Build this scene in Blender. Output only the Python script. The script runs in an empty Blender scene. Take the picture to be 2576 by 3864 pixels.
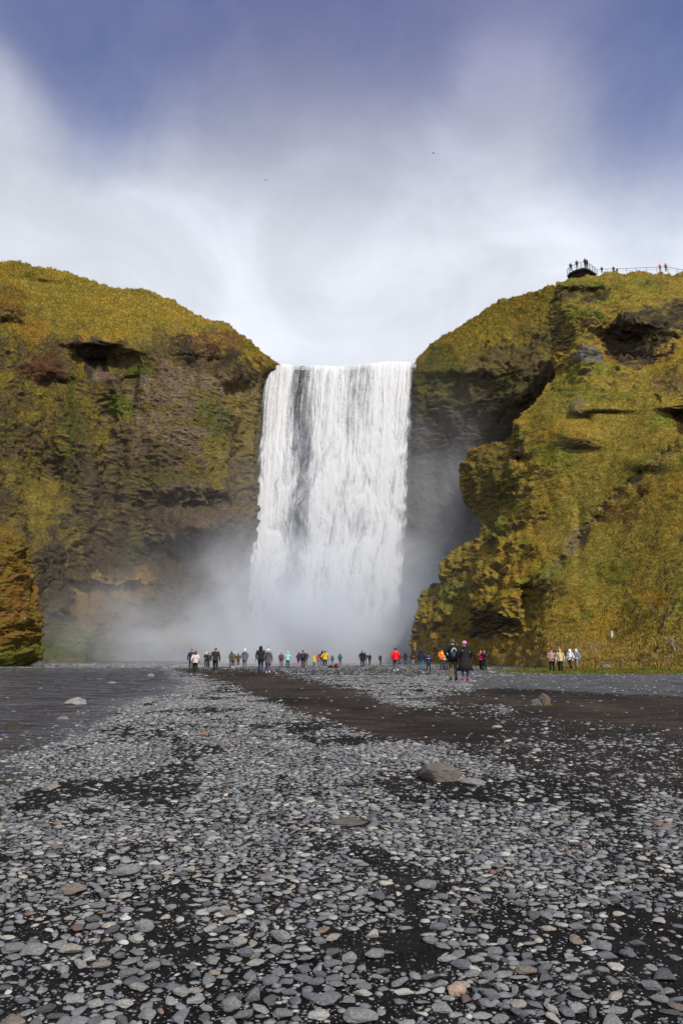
import bpy, bmesh, math, random, time
import numpy as np
from mathutils import Vector, Matrix
T0=time.time()
def log(*a): print('[%.1f]'%(time.time()-T0),*a,flush=True)
rng=np.random.default_rng(7); random.seed(7)
sc=bpy.context.scene
col=sc.collection
R=math.radians
# ---------------------------------------------------------------- camera
F=2576.0; PITCH=math.atan((2482-1932)/F); CAMZ=1.03
cam_d=bpy.data.cameras.new('camera'); cam=bpy.data.objects.new('camera',cam_d); col.objects.link(cam)
cam_d.sensor_fit='VERTICAL'; cam_d.sensor_height=36; cam_d.lens=24; cam_d.clip_start=0.05; cam_d.clip_end=5000
cam.location=(0,0,CAMZ); cam.rotation_euler=(math.pi/2+PITCH,0,0)
sc.camera=cam
CP,SP=math.cos(PITCH),math.sin(PITCH)
K=2576/1568.0
def ray(px,py):
    cx=(np.asarray(px,float)*K-1288)/F; cy=(1932-np.asarray(py,float)*K)/F
    return np.stack(np.broadcast_arrays(cx, CP-SP*cy, SP+CP*cy),-1)
def at(px,py,Y):
    """photo position (1568-wide) at world distance Y"""
    d=ray(px,py); t=np.asarray(Y,float)/d[...,1]
    return d*t[...,None]+np.array([0,0,CAMZ])
def onz(px,py,z):
    d=ray(px,py); t=(z-CAMZ)/d[...,2]
    return d*t[...,None]+np.array([0,0,CAMZ])
def proj(P):
    P=np.asarray(P,float); dx=P[...,0]; dy=P[...,1]; dz=P[...,2]-CAMZ
    f=dy*CP+dz*SP; u=-dy*SP+dz*CP
    f=np.where(f<.05,.05,f)
    return (dx/f*F+1288)/K,(1932-u/f*F)/K
# ---------------------------------------------------------------- noise
_p=rng.permutation(256).astype(np.int32); _p=np.concatenate([_p,_p,_p])
_g=rng.normal(size=(256,3)); _g/=np.linalg.norm(_g,axis=1)[:,None]; _g=_g.astype(np.float32)
def perlin(x,y,z=0.0):
    x,y,z=np.broadcast_arrays(np.asarray(x,np.float32),np.asarray(y,np.float32),np.asarray(z,np.float32))
    xi=np.floor(x).astype(np.int32); yi=np.floor(y).astype(np.int32); zi=np.floor(z).astype(np.int32)
    xf=x-xi; yf=y-yi; zf=z-zi
    u=xf*xf*xf*(xf*(xf*6-15)+10); v=yf*yf*yf*(yf*(yf*6-15)+10); w=zf*zf*zf*(zf*(zf*6-15)+10)
    xi&=255; yi&=255; zi&=255
    def gr(a,b,c,fx,fy,fz):
        h=_p[_p[_p[(xi+a)&255]+((yi+b)&255)]+((zi+c)&255)]
        g=_g[h]; return g[...,0]*fx+g[...,1]*fy+g[...,2]*fz
    def lerp(a,b,t): return a+(b-a)*t
    r=lerp(lerp(lerp(gr(0,0,0,xf,yf,zf),gr(1,0,0,xf-1,yf,zf),u),lerp(gr(0,1,0,xf,yf-1,zf),gr(1,1,0,xf-1,yf-1,zf),u),v),
           lerp(lerp(gr(0,0,1,xf,yf,zf-1),gr(1,0,1,xf-1,yf,zf-1),u),lerp(gr(0,1,1,xf,yf-1,zf-1),gr(1,1,1,xf-1,yf-1,zf-1),u),v),w)
    return r*1.5
def fbm(x,y,z=0.0,o=4,g=.5,l=2.03):
    r=0; a=1.; s=0
    for i in range(o):
        r=r+a*perlin(x*l**i+i*17.3,y*l**i+i*5.1,z*l**i-i*9.7 if not np.isscalar(z) else z*l**i-i*9.7); s+=a; a*=g
    return r/s*1.6
def sstep(a,b,x):
    t=np.clip((x-a)/(b-a),0,1); return t*t*(3-2*t)
def pip(x,y,poly):
    x=np.asarray(x); y=np.asarray(y); ins=np.zeros(np.broadcast(x,y).shape,bool); n=len(poly)
    for i in range(n):
        x1,y1=poly[i]; x2,y2=poly[(i+1)%n]
        if y1==y2: continue
        c=((y1>y)!=(y2>y))&(x<(x2-x1)*(y-y1)/(y2-y1)+x1)
        ins^=c
    return ins
def rbf(ctrl):
    C=np.array(ctrl,float); X=C[:,:2]/300.; n=len(C)
    def U(r2): return np.where(r2>1e-12,r2*np.log(r2+1e-12),0)
    d=((X[:,None]-X[None])**2).sum(-1)
    A=np.zeros((n+3,n+3)); A[:n,:n]=U(d)+np.eye(n)*.004; A[:n,n]=1; A[:n,n+1:]=X; A[n,:n]=1; A[n+1:,:n]=X.T
    w=np.linalg.solve(A,np.concatenate([C[:,2],[0,0,0]]))
    def f(x,y):
        x=np.asarray(x)/300.; y=np.asarray(y)/300.; r=w[n]+w[n+1]*x+w[n+2]*y
        for i in range(n): r=r+w[i]*U((x-X[i,0])**2+(y-X[i,1])**2)
        return r
    return f
# ---------------------------------------------------------------- mesh / material helpers
def mesh_from(name,V,Fc,colr=None,smooth=True,extra=None):
    """V (n,3), Fc (m,3|4) arrays"""
    V=np.ascontiguousarray(V,np.float32).reshape(-1,3); Fc=np.ascontiguousarray(Fc,np.int32)
    me=bpy.data.meshes.new(name); k=Fc.shape[1]; m=len(Fc)
    me.vertices.add(len(V)); me.vertices.foreach_set('co',V.ravel())
    me.loops.add(m*k); me.loops.foreach_set('vertex_index',Fc.ravel())
    me.polygons.add(m); me.polygons.foreach_set('loop_start',np.arange(0,m*k,k,dtype=np.int32))
    me.polygons.foreach_set('loop_total',np.full(m,k,np.int32))
    me.polygons.foreach_set('use_smooth',np.full(m,smooth,bool))
    me.update(calc_edges=True)
    if colr is not None:
        a=me.color_attributes.new('Col','FLOAT_COLOR','POINT'); c=np.ones((len(V),4),np.float32); c[:,:3]=np.asarray(colr).reshape(-1,3)
        a.data.foreach_set('color',c.ravel())
    if extra:
        for k2,v in extra.items():
            a=me.attributes.new(k2,'FLOAT','POINT'); a.data.foreach_set('value',np.ascontiguousarray(v,np.float32).ravel())
    return me
def grid_faces(nr,nc,flip=False):
    i=np.arange(nr-1)[:,None]*nc+np.arange(nc-1)[None]
    f=np.stack([i,i+1,i+nc+1,i+nc],-1).reshape(-1,4)
    return f[:,::-1] if flip else f
def obj(name,me,mat=None,parent=None,**kw):
    o=bpy.data.objects.new(name,me); col.objects.link(o)
    if mat is not None and me is not None and not me.materials: me.materials.append(mat)
    if parent is not None: o.parent=parent
    for k2,v in kw.items(): o[k2]=v
    return o
def empty(name,loc,rz=0,**kw):
    o=obj(name,None,None,None,**kw); o.location=loc; o.rotation_euler=(0,0,rz); o.empty_display_size=.3
    return o
class MB:
    def __init__(s): s.v=[]; s.f=[]
    def box(s,c,d,rz=0,taper=1.0):
        n=len(s.v); hx,hy,hz=d[0]/2,d[1]/2,d[2]/2; cr,sr=math.cos(rz),math.sin(rz)
        for z,t in((-hz,1),(hz,taper)):
            for x,y in((-hx,-hy),(hx,-hy),(hx,hy),(-hx,hy)):
                x*=t;y*=t; s.v.append((c[0]+x*cr-y*sr,c[1]+x*sr+y*cr,c[2]+z))
        for q in((3,2,1,0),(4,5,6,7),(0,1,5,4),(1,2,6,5),(2,3,7,6),(3,0,4,7)): s.f.append(tuple(n+i for i in q))
    def rings(s,rs,n=10,caps=True):
        """rs: list of (centre, rx, ry, axis_x, axis_y)"""
        b=len(s.v)
        for c,rx,ry,ax,ay in rs:
            for k in range(n):
                a=2*math.pi*k/n; p=Vector(c)+ax*(rx*math.cos(a))+ay*(ry*math.sin(a)); s.v.append(tuple(p))
        for r in range(len(rs)-1):
            for k in range(n): s.f.append((b+r*n+k,b+r*n+(k+1)%n,b+(r+1)*n+(k+1)%n,b+(r+1)*n+k))
        if caps:
            s.f.append(tuple(b+k for k in range(n))[::-1]); s.f.append(tuple(b+(len(rs)-1)*n+k for k in range(n)))
    def tube(s,pts,rad,n=8,flat=1.0):
        pts=[Vector(p) for p in pts]; rs=[]
        if not hasattr(rad,'__len__'): rad=[rad]*len(pts)
        ref=Vector((0,1,0))
        for i,p in enumerate(pts):
            d=(pts[min(i+1,len(pts)-1)]-pts[max(i-1,0)]).normalized()
            r0=ref if abs(d.dot(ref))<.93 else Vector((1,0,0))
            ax=d.cross(r0).normalized(); ay=d.cross(ax).normalized()
            rs.append((p,rad[i],rad[i]*flat,ax,ay))
        s.rings(rs,n)
    def stack(s,lst,n=14):
        """vertical loft: (x,y,z,rx,ry)"""
        s.rings([((x,y,z),rx,ry,Vector((1,0,0)),Vector((0,1,0))) for x,y,z,rx,ry in lst],n)
    def ball(s,c,r,n=10,m=7):
        if not hasattr(r,'__len__'): r=(r,r,r)
        lst=[]
        for i in range(m+1):
            a=math.pi*(i/m)*.96+.06; lst.append((c[0],c[1],c[2]-r[2]*math.cos(a),r[0]*math.sin(a),r[1]*math.sin(a)))
        s.stack(lst,n)
    def build(s,name,mat,parent=None,smooth=True,**kw):
        me=bpy.data.meshes.new(name); me.from_pydata(s.v,[],s.f); me.update()
        for p in me.polygons: p.use_smooth=smooth
        return obj(name,me,mat,parent,**kw)
def new_mat(name):
    m=bpy.data.materials.new(name); m.use_nodes=True; nt=m.node_tree; nt.nodes.clear()
    out=nt.nodes.new('ShaderNodeOutputMaterial')
    return m,nt,out
def N(nt,t,ins=None,**kw):
    n=nt.nodes.new(t)
    for k2,v in kw.items(): setattr(n,k2,v)
    if ins:
        for k2,v in ins.items():
            s=n.inputs[k2]
            if isinstance(v,bpy.types.NodeSocket): nt.links.new(v,s)
            else: s.default_value=v
    return n
def noise(nt,scale,detail=4,rough=.55,vec=None,dist=0.0):
    n=N(nt,'ShaderNodeTexNoise',{'Scale':scale,'Detail':detail,'Roughness':rough,'Distortion':dist})
    if vec is not None: nt.links.new(vec,n.inputs['Vector'])
    return n
def mathn(nt,op,a,b=None,c=None,clamp=False):
    n=nt.nodes.new('ShaderNodeMath'); n.operation=op; n.use_clamp=clamp
    for i,v in enumerate((a,b,c)):
        if v is None: continue
        if isinstance(v,bpy.types.NodeSocket): nt.links.new(v,n.inputs[i])
        else: n.inputs[i].default_value=v
    return n.outputs[0]
def mrange(nt,v,a,b,c=0,d=1,smooth=True):
    n=N(nt,'ShaderNodeMapRange',{'Value':v,'From Min':a,'From Max':b,'To Min':c,'To Max':d})
    if smooth: n.interpolation_type='SMOOTHSTEP'
    return n.outputs[0]
def mixc(nt,fac,a,b,bt='MIX'):
    n=N(nt,'ShaderNodeMix',data_type='RGBA',blend_type=bt)
    for i,v in ((0,fac),(6,a),(7,b)):
        if isinstance(v,bpy.types.NodeSocket): nt.links.new(v,n.inputs[i])
        else: n.inputs[i].default_value=v if i==0 else (tuple(v)+(1,))[:4]
    return n.outputs[2]
_mats={}
def cloth(rgb,rough=.8,pat=None,rgb2=None):
    """fabric: weave bump and slight fading; pat: 'camo','quilt','plaid','floral'"""
    key=(tuple(rgb),rough,pat,rgb2)
    if key in _mats: return _mats[key]
    m,nt,out=new_mat('fabric'); tc=N(nt,'ShaderNodeTexCoord')
    v=tc.outputs['Object']; nz=noise(nt,14,4,.6,v)
    c=mixc(nt,mrange(nt,nz.outputs[0],.3,.7,0,1),tuple(x*.8 for x in rgb),tuple(min(1,x*1.15) for x in rgb))
    h=nz.outputs[0]
    if pat=='camo':
        n2=noise(nt,16,2,.5,v); n3=noise(nt,23,2,.5,v)
        c=mixc(nt,mrange(nt,n2.outputs[0],.52,.56),c,(.05,.045,.02)); c=mixc(nt,mrange(nt,n3.outputs[0],.58,.61),c,(.32,.26,.15))
    if pat in('quilt',):
        w=N(nt,'ShaderNodeTexWave',{'Vector':v,'Scale':4.2,'Distortion':.3},bands_direction='Z'); h=w.outputs[1]
    if pat in('plaid','floral'):
        n2=noise(nt,18,2,.5,v); c=mixc(nt,mrange(nt,n2.outputs[0],.52,.58),c,rgb2 or (.1,.08,.1))
    b=N(nt,'ShaderNodeBump',{'Strength':.5,'Distance':.02,'Height':h})
    p=N(nt,'ShaderNodeBsdfPrincipled',{'Base Color':c,'Roughness':rough,'Normal':b.outputs[0],'Specular IOR Level':.3})
    nt.links.new(p.outputs[0],out.inputs[0]); _mats[key]=m; return m
def plain(name,rgb,rough=.6,scale=20,var=.25,metal=0,bump=.3):
    m,nt,out=new_mat(name); tc=N(nt,'ShaderNodeTexCoord'); nz=noise(nt,scale,5,.6,tc.outputs['Object'])
    c=mixc(nt,mrange(nt,nz.outputs[0],.3,.7),tuple(x*(1-var) for x in rgb),tuple(min(1,x*(1+var)) for x in rgb))
    b=N(nt,'ShaderNodeBump',{'Strength':bump,'Distance':.02,'Height':nz.outputs[0]})
    p=N(nt,'ShaderNodeBsdfPrincipled',{'Base Color':c,'Roughness':rough,'Metallic':metal,'Normal':b.outputs[0]})
    nt.links.new(p.outputs[0],out.inputs[0]); return m
# ---------------------------------------------------------------- ground shape
shore_px=np.array([(382,1533),(400,1545),(425,1558),(440,1572),(425,1588),(350,1610),(250,1645),(190,1677),(120,1708),(70,1735),(40,1775),(0,1830),(-80,1900)])
SH=onz(shore_px[:,0],shore_px[:,1],-.1)
_o=np.argsort(SH[:,1]); SHx,SHy=SH[_o,0],SH[_o,1]
def xedge(y): return np.interp(y,np.concatenate([[-200,-20,1.0],SHy]),np.concatenate([[-9,-5,-3.6],SHx]))
def yfar(x): return np.interp(x,[-25,-19,-14,-8,0,8,20,60],[72,75,86,97,103,110,118,122])
def shore(x,y):
    w=np.clip(y*.02,.06,1)
    s=(x-xedge(y)+fbm(x*.6/(.5+w),y*.3/(.5+w),3.,3)*(.25+w))
    s2=(yfar(x)-y+fbm(x*.1,y*.1,5.,2)*2)*.5
    return np.minimum(s,s2)
def gz(x,y):
    x=np.asarray(x,float); y=np.asarray(y,float); s=shore(x,y)
    w=np.clip(y*.03,.15,1.4)
    z=np.where(s>0,-.1+.1*sstep(0,2.5*w+.4,s),-.1+np.maximum(s/w*.028,-.4)+np.minimum(-s*.3,1)*fbm(x*.8,y*.5,14.,3)*.03)
    amp=sstep(0,1.5,s)
    z=z+amp*(fbm(x*.45,y*.45,1.,3)*.035+fbm(x*.09,y*.09,2.,2)*.05*sstep(6,20,y)*sstep(110,70,y))
    return z
def wz(x,y):
    x=np.asarray(x,float); y=np.asarray(y,float)
    return -.1+.75*sstep(78,150,y)*sstep(-19.,-27.,x-0*y)+.35*sstep(125,150,y)*sstep(-27,-15,x)
EXPO=-0.22; SUN_E=4.9; SUN_A=1.5
CLOUD_BLOBS=[(20,210,.07,.45),(770,190,.13,.22),(1180,215,.12,.25),(950,300,.3,.2),(400,260,.25,.12),(560,150,.22,-.22),(850,110,.14,-.18),(1540,260,.24,-.62),(210,280,.13,-.22),(110,110,.18,-.36),(330,90,.16,-.15),(1300,60,.16,.12),(640,30,.1,.15),(0,440,.25,.2)]
CLOUD_LOW=(.98,1.03,1.13); CLOUD_HIGH=(.34,.35,.57); SKY_TINT=(1.35,1.25,1.6)
MISTC=(.90,.94,1,1)
MIST=[((-4,141,0),(31,12,19),.21),((-28,135,-1),(25,17,12),.12),((-2,144,20),(19,8,27),.024),((20,148,8),(14,11,36),.038),((-25,130,0),(50,30,26),.0035)]
# ---------------------------------------------------------------- render settings, sky, sun
sc.render.engine='CYCLES'
sc.view_settings.view_transform='Standard'; sc.view_settings.look='None'; sc.view_settings.exposure=EXPO; sc.view_settings.gamma=1
try:
    sc.cycles.use_denoising=True; sc.cycles.max_bounces=8; sc.cycles.diffuse_bounces=3; sc.cycles.transparent_max_bounces=24
    sc.cycles.volume_bounces=4; sc.cycles.volume_step_rate=1.0; sc.cycles.volume_max_steps=256; sc.cycles.sample_clamp_indirect=6
except Exception as e: print(e)
SUN_EL,SUN_AZ=R(44),R(150)   # azimuth clockwise from +Y (camera looks +Y): sun behind, to the right
sd=bpy.data.lights.new('sun','SUN'); sun=bpy.data.objects.new('sun',sd); col.objects.link(sun)
sdir=Vector((math.sin(SUN_AZ)*math.cos(SUN_EL),math.cos(SUN_AZ)*math.cos(SUN_EL),math.sin(SUN_EL)))
sun.rotation_euler=sdir.to_track_quat('Z','Y').to_euler(); sun.location=(60,-80,120)
sd.energy=SUN_E; sd.angle=R(SUN_A); sd.color=(1,.93,.82)
w=bpy.data.worlds.new('World'); sc.world=w; w.use_nodes=True; nt=w.node_tree; nt.nodes.clear()
out=nt.nodes.new('ShaderNodeOutputWorld'); bg=N(nt,'ShaderNodeBackground',{'Strength':.1})
nt.links.new(bg.outputs[0],out.inputs[0])
sky=N(nt,'ShaderNodeTexSky',sky_type='NISHITA'); sky.sun_disc=False; sky.sun_elevation=SUN_EL; sky.sun_rotation=SUN_AZ
sky.ozone_density=3.5; sky.air_density=1.0; sky.dust_density=.6
tc=N(nt,'ShaderNodeTexCoord'); gen=tc.outputs['Generated']
# clouds live on the sky sphere, as soft blobs around fixed directions, broken up by noise
n1=noise(nt,2.3,6,.6,gen,.35); n2=noise(nt,5.5,6,.62,gen,.2)
warp=N(nt,'ShaderNodeVectorMath',{0:n1.outputs['Color'],1:(.5,.5,.5)},operation='SUBTRACT')
warp2=N(nt,'ShaderNodeVectorMath',{0:warp.outputs[0],'Scale':.22},operation='SCALE')
dirn=N(nt,'ShaderNodeVectorMath',{0:gen,1:warp2.outputs[0]},operation='ADD')
def blob(px,py,rad,amp):
    d=Vector(ray(px,py)).normalized()
    ds=N(nt,'ShaderNodeVectorMath',{0:dirn.outputs[0],1:tuple(d)},operation='DISTANCE')
    return mathn(nt,'MULTIPLY',mrange(nt,ds.outputs['Value'],rad,rad*.1,0,1),amp)
def addup(lst):
    r=lst[0]
    for x in lst[1:]: r=mathn(nt,'ADD',r,x)
    return r
sepd=N(nt,'ShaderNodeSeparateXYZ',{0:gen})
elev=sepd.outputs[2]
# white veil towards the horizon
veil=mrange(nt,elev,.82,.54,0.38,1.05)
cover=addup([veil]+[blob(*b) for b in CLOUD_BLOBS]+[mathn(nt,'MULTIPLY',mathn(nt,'SUBTRACT',n1.outputs[0],.5),.75),mathn(nt,'MULTIPLY',mathn(nt,'SUBTRACT',n2.outputs[0],.5),.42)])
cover=mathn(nt,'MAXIMUM',mathn(nt,'MINIMUM',cover,1.0),0.0)
shadeamt=mathn(nt,'ADD',mrange(nt,elev,.35,.85,1.0,.62),mathn(nt,'MULTIPLY',mathn(nt,'SUBTRACT',n2.outputs[0],.5),.3))
ccol=mixc(nt,mrange(nt,elev,.50,.76,0,1),CLOUD_LOW,CLOUD_HIGH)
n3=noise(nt,3.4,6,.55,N(nt,'ShaderNodeMapping',{'Vector':gen,'Scale':(1,1,1.8)}).outputs[0],.5)
shv=N(nt,'ShaderNodeVectorMath',{0:ccol,'Scale':mrange(nt,n3.outputs[0],.3,.7,8.0,10.8)},operation='SCALE')
skyc=N(nt,'ShaderNodeVectorMath',{0:sky.outputs[0],1:SKY_TINT},operation='MULTIPLY')
mx=mixc(nt,cover,skyc.outputs[0],shv.outputs[0])
nt.links.new(mx,bg.inputs['Color'])
# ---------------------------------------------------------------- cliffs and hill
def rock_material():
    m,nt,out=new_mat('mossy_cliff'); at_=N(nt,'ShaderNodeAttribute',attribute_name='Col'); tc=N(nt,'ShaderNodeTexCoord')
    v=tc.outputs['Object']
    mp=N(nt,'ShaderNodeMapping',{'Vector':v,'Scale':(1,1,2.2)})
    a=noise(nt,1.3,7,.68,mp.outputs[0]); b=noise(nt,4.5,5,.65,mp.outputs[0]); 
    f=mathn(nt,'ADD',mrange(nt,a.outputs[0],.25,.75,.52,1.18),mrange(nt,b.outputs[0],.3,.7,-.22,.22))
    c=N(nt,'ShaderNodeVectorMath',{0:at_.outputs['Color'],1:(1,1,1)},operation='MULTIPLY')
    s=N(nt,'ShaderNodeVectorMath',{0:c.outputs[0],'Scale':f},operation='SCALE')
    hgt=mathn(nt,'ADD',a.outputs[0],mathn(nt,'MULTIPLY',b.outputs[0],.45))
    bm=N(nt,'ShaderNodeBump',{'Strength':.6,'Distance':.28,'Height':hgt})
    p=N(nt,'ShaderNodeBsdfPrincipled',{'Base Color':s.outputs[0],'Roughness':.95,'Specular IOR Level':.15,'Normal':bm.outputs[0]})
    nt.links.new(p.outputs[0],out.inputs[0]); return m
ROCKM=rock_material()
OLIVE=np.array([.185,.142,.026]); OCHRE=np.array([.29,.175,.022]); GREEN=np.array([.078,.100,.014]); BROWN=np.array([.15,.108,.070])
DARK=np.array([.028,.022,.018]); DIM=np.array([.095,.074,.026]); RED=np.array([.105,.030,.022]); STRAW=np.array([.36,.24,.08]); MUD=np.array([.05,.038,.028])
GREY=np.array([.10,.088,.078])
def mixa(c,colr,m): return c*(1-m[...,None])+colr*m[...,None]
def normals(P):
    du=np.gradient(P,axis=1); dv=np.gradient(P,axis=0); n=np.cross(du,dv); n/=np.linalg.norm(n,axis=-1,keepdims=True)+1e-9
    return n
def softpoly(px,py,poly,jx,jy,soft=10):
    # organic inside mask: four jittered lookups averaged
    r=0
    for a,b in((-soft,-soft/2),(soft,soft/2),(soft/2,-soft),(-soft/2,soft)): r=r+pip(px+jx+a*.6,py+jy+b*.6,poly)
    return r/4.
def ell(px,py,cx,cy,rx,ry,jx=0,jy=0):
    d=((px+jx-cx)/rx)**2+((py+jy-cy)/ry)**2
    return sstep(1.3,.5,d)
def displace(P,amp_big,amp_ledge,amp_tus,amp_fine,rockness,lam=5.0):
    """push a surface outwards: big folds, buttresses, ledges with undercuts, tussocks"""
    n=normals(P); x,y,z=P[...,0],P[...,1],P[...,2]
    big=fbm(x/13,y/13,z/17,4)
    rib=.55-np.abs(perlin(x/6.5,y/6.5,z/16+4))*2.2-np.abs(perlin(x/3.1,y/3.1+8,z/6.))*.9
    def saw(t,k): 
        f=t-np.floor(t); return np.where(f<k,(f/k)**1.4,(1-f)/(1-k))-.45
    wz_=fbm(x/10+7,y/10,z/10,4)
    lm=sstep(-.2,.3,perlin(x/7+3,y/7,z/4.)); lm2=sstep(-.1,.35,perlin(x/4+13,y/4,z/2.5))
    ledge=saw(z/lam+wz_*1.7,.86)*lm; led2=saw(z/(lam*.42)+fbm(x/5+1,y/5,z/5,3)*1.3+5,.84)*lm2
    bm=np.abs(perlin(x/2.6+2,y/2.6,z/2.0))*1.7-.4
    tus=np.abs(perlin(x/1.4,y/1.4,z/1.0))*1.6-.4
    tus2=np.abs(perlin(x/.7+9,y/.7,z/.5))*1.6-.4
    fine=fbm(x/.42,y/.42,z/.36,2)
    d=amp_big*(big*1.0+rib*.55)+amp_ledge*(ledge*1.25+led2*.55)+amp_tus*(bm*1.1+tus*.6+tus2*.28)+amp_fine*fine*(.6+rockness)
    cr=rockness*(np.abs(fbm(x/3.4,y/3.4,z/.9,5))*-1.1+.2)
    d=d+cr*amp_ledge*.8
    cavity=bm*.5+tus*.5+ledge*.6  # bulges against hollows; used to shade creases in the base colour
    dirv=n.copy(); dirv[...,2]*=.75
    return P+dirv*d[...,None],d,cavity
def br(a,k=.45):
    """break a soft mask up so that it frays at its rim"""
    return sstep(.30,.62,a*.9+k*(med*.6+.3*fbm(PX/9.,PY/7.,5.,3))*(a>.01))
def jit(px,py,s=1.0):
    return fbm(px/34.,py/34.,11.,4)*26*s,fbm(px/34.,py/34.,21.,4)*20*s
# ---------- the back cliff: left wall, the wall behind the falls, right alcove
backc=[(-160,1530,95),(-160,1100,103),(-160,800,110),(-160,600,124),
(0,1530,106),(0,1200,111),(0,900,117),(0,750,122),(0,602,135),(70,1530,112),
(150,1525,121),(150,1200,125),(150,1000,128),(150,850,131),(150,770,132),(150,628,150),
(300,1525,131),(300,1200,134),(300,1000,133),(300,860,134),(300,800,134),(300,662,158),
(450,1525,139),(450,1250,138),(450,1000,138),(450,850,140),(450,790,142),(450,727,160),
(560,1525,147),(560,1200,146),(560,900,147),(560,840,148),(560,775,158),
(590,1525,153),(590,1200,152),(590,900,150.5),(622,1200,157),(622,900,157),(622,1525,158),(630,834,153),
(720,1525,158),(720,1200,157),(720,845,155),(850,1525,159),(850,1200,158),(850,845,155),
(950,1525,160),(950,1100,159),(950,900,157),(955,828,157),
(1050,1525,158),(1050,1100,157),(1050,980,154),(1050,860,153),(1050,752,166),
(1150,1525,152),(1150,1100,151),(1150,950,147),(1150,850,147),(1150,690,168),
(1270,1525,144),(1270,1000,142),(1270,850,141),(1270,662,160),(1420,1525,142),(1420,1000,140),(1420,850,139),(1420,705,150)]
backf=rbf(backc)
skyx=[-160,0,60,100,150,220,265,330,380,430,450,500,525,560,600,640,650,940,952,960,985,1030,1060,1100,1150,1200,1270,1420]
skyy=[596,602,603,615,628,647,661,664,685,712,727,736,742,775,805,834,842,842,828,815,795,765,745,720,690,675,660,705]
nc,nr=860,680
U=np.linspace(-160,1420,nc)[None,:]; V=np.linspace(0,1,nr)[:,None]
sy=np.interp(U,skyx,skyy); PX=U+0*V; PY=1545+(sy-1545)*V
D=backf(PX,PY)
def dent(cx,cy,rx,ry,a): 
    global D
    D=D+a*np.exp(-((PX-cx)/rx)**2-((PY-cy)/ry)**2)
for b in [(235,832,62,20,5),(235,785,95,12,-3.0),(345,800,60,16,-1.5),(460,800,70,24,-2.2),(540,850,60,26,-2.0),(545,895,26,16,3.0),(300,905,12,60,2.5),(500,830,28,12,1.5),
 (395,900,80,60,-1.0),(430,1120,110,18,-1.6),(430,1160,100,16,1.5),(470,1215,60,22,-2.5),(440,1280,130,30,3.0),(520,1290,60,60,3),
 (40,700,50,22,-2.0),(20,745,45,12,3.),(120,845,50,30,-2.5),(130,880,50,14,2.),(60,640,40,10,1.5),(90,650,26,10,2),(120,640,40,8,-1.5),
 (20,980,60,60,-2),(150,960,22,140,-2),(110,1100,60,60,3),(200,1100,25,150,-2),(260,1090,20,120,1.5),(130,1260,50,60,-2.5),(180,1330,40,90,3),(260,1330,90,14,-3),(250,1400,60,50,-2),(330,1330,40,60,2),(130,1460,60,40,2),
 (430,1480,50,26,-4),(545,960,20,60,-1.5),(250,960,20,40,2),
 (1090,850,55,16,-2.5),(1130,880,90,40,3),(1195,905,40,14,-3),(1150,960,60,40,3),(1000,850,40,12,-1.5),(1000,900,40,60,-1),(1210,800,30,50,1.5)]: dent(*b)
P=at(PX,PY,D)
JX,JY=jit(PX,PY)
band=lambda poly,s=8: softpoly(PX,PY,poly,JX*.6,JY*.6,s)
rock=band([(298,880),(330,838),(400,832),(470,845),(560,872),(592,865),(588,945),(530,960),(540,1050),(490,1078),(430,1030),(320,1005),(296,930)],8)
rock2=band([(385,1090),(520,1100),(520,1130),(400,1120)])*.6
rock3=band([(410,1170),(470,1140),(520,1170),(510,1240),(440,1240)])*.7
recess=band([(170,770),(290,778),(292,800),(250,800),(245,850),(290,855),(285,885),(225,880),(185,845)],5)
dband=band([(385,775),(430,760),(520,790),(600,835),(600,880),(560,890),(540,850),(450,830),(390,820)],6)
lowd=sstep(1000,1230,PY+JY*2)*(PX<640)
grassy=sstep(-.1,.25,0.62-(PY-sy)/(150+60*(PX<350)))
behind=sstep(596,615,PX)*sstep(962,948,PX)*sstep(838,850,PY)
alcove=sstep(940,960,PX)*sstep(880,1080,PY+ (PX-960)*.45+JY*2)*1.0
smallr=np.clip(rock+rock2+rock3+behind*.6+alcove*.35+recess*.7,0,1)
amp_b=2.0-1.2*grassy; amp_b=amp_b*(1-.75*behind)*(1-.45*rock)
P2,dd,cav_shade=displace(P,amp_b,(.50+.45*sstep(250,420,PX))*(1-.7*grassy)*(1-.5*behind)*(1-.45*rock),.50-.20*rock,.13,smallr,6.0)
nn=normals(P2); nn*=np.sign(-nn[...,1:2]+1e-6)
nzv=nn[...,2]; log('back cliff displaced')
x,y,z=P2[...,0],P2[...,1],P2[...,2]
big=fbm(x/8,y/8,z/8,4); med=fbm(x/2.5,y/2.5,z/2.5,3)
C=np.ones(P2.shape)*DIM
C=mixa(C,OLIVE*.82,sstep(-.25,.45,big+.4*med-.15*lowd)*(1-.35*lowd))
C=mixa(C,OLIVE*1.05,grassy); C=mixa(C,OCHRE,grassy*sstep(.0,.7,med+big*.6)*.55)
C=mixa(C,MUD*.9,lowd*sstep(.25,-.3,big+.35*med)*.9)
C=mixa(C,GREEN,sstep(.35,.8,fbm(x/6+40,y/6,z/6,3))*.55)
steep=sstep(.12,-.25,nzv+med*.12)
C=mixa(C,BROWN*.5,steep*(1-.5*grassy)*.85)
C=mixa(C,BROWN*(1.15+.35*med[...,None]),rock*sstep(-.7,-.45,med+big*.5)); C=mixa(C,BROWN*.8,np.clip(rock2+rock3,0,1)*.8)
C=mixa(C,GREY*1.0,rock*sstep(.1,.5,fbm(x/5,y/5,z/.8,3))*.55); C=mixa(C,BROWN*.4,rock*sstep(.35,.6,fbm(x/7,y/7,z/.5+3,3))*.6)
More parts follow.
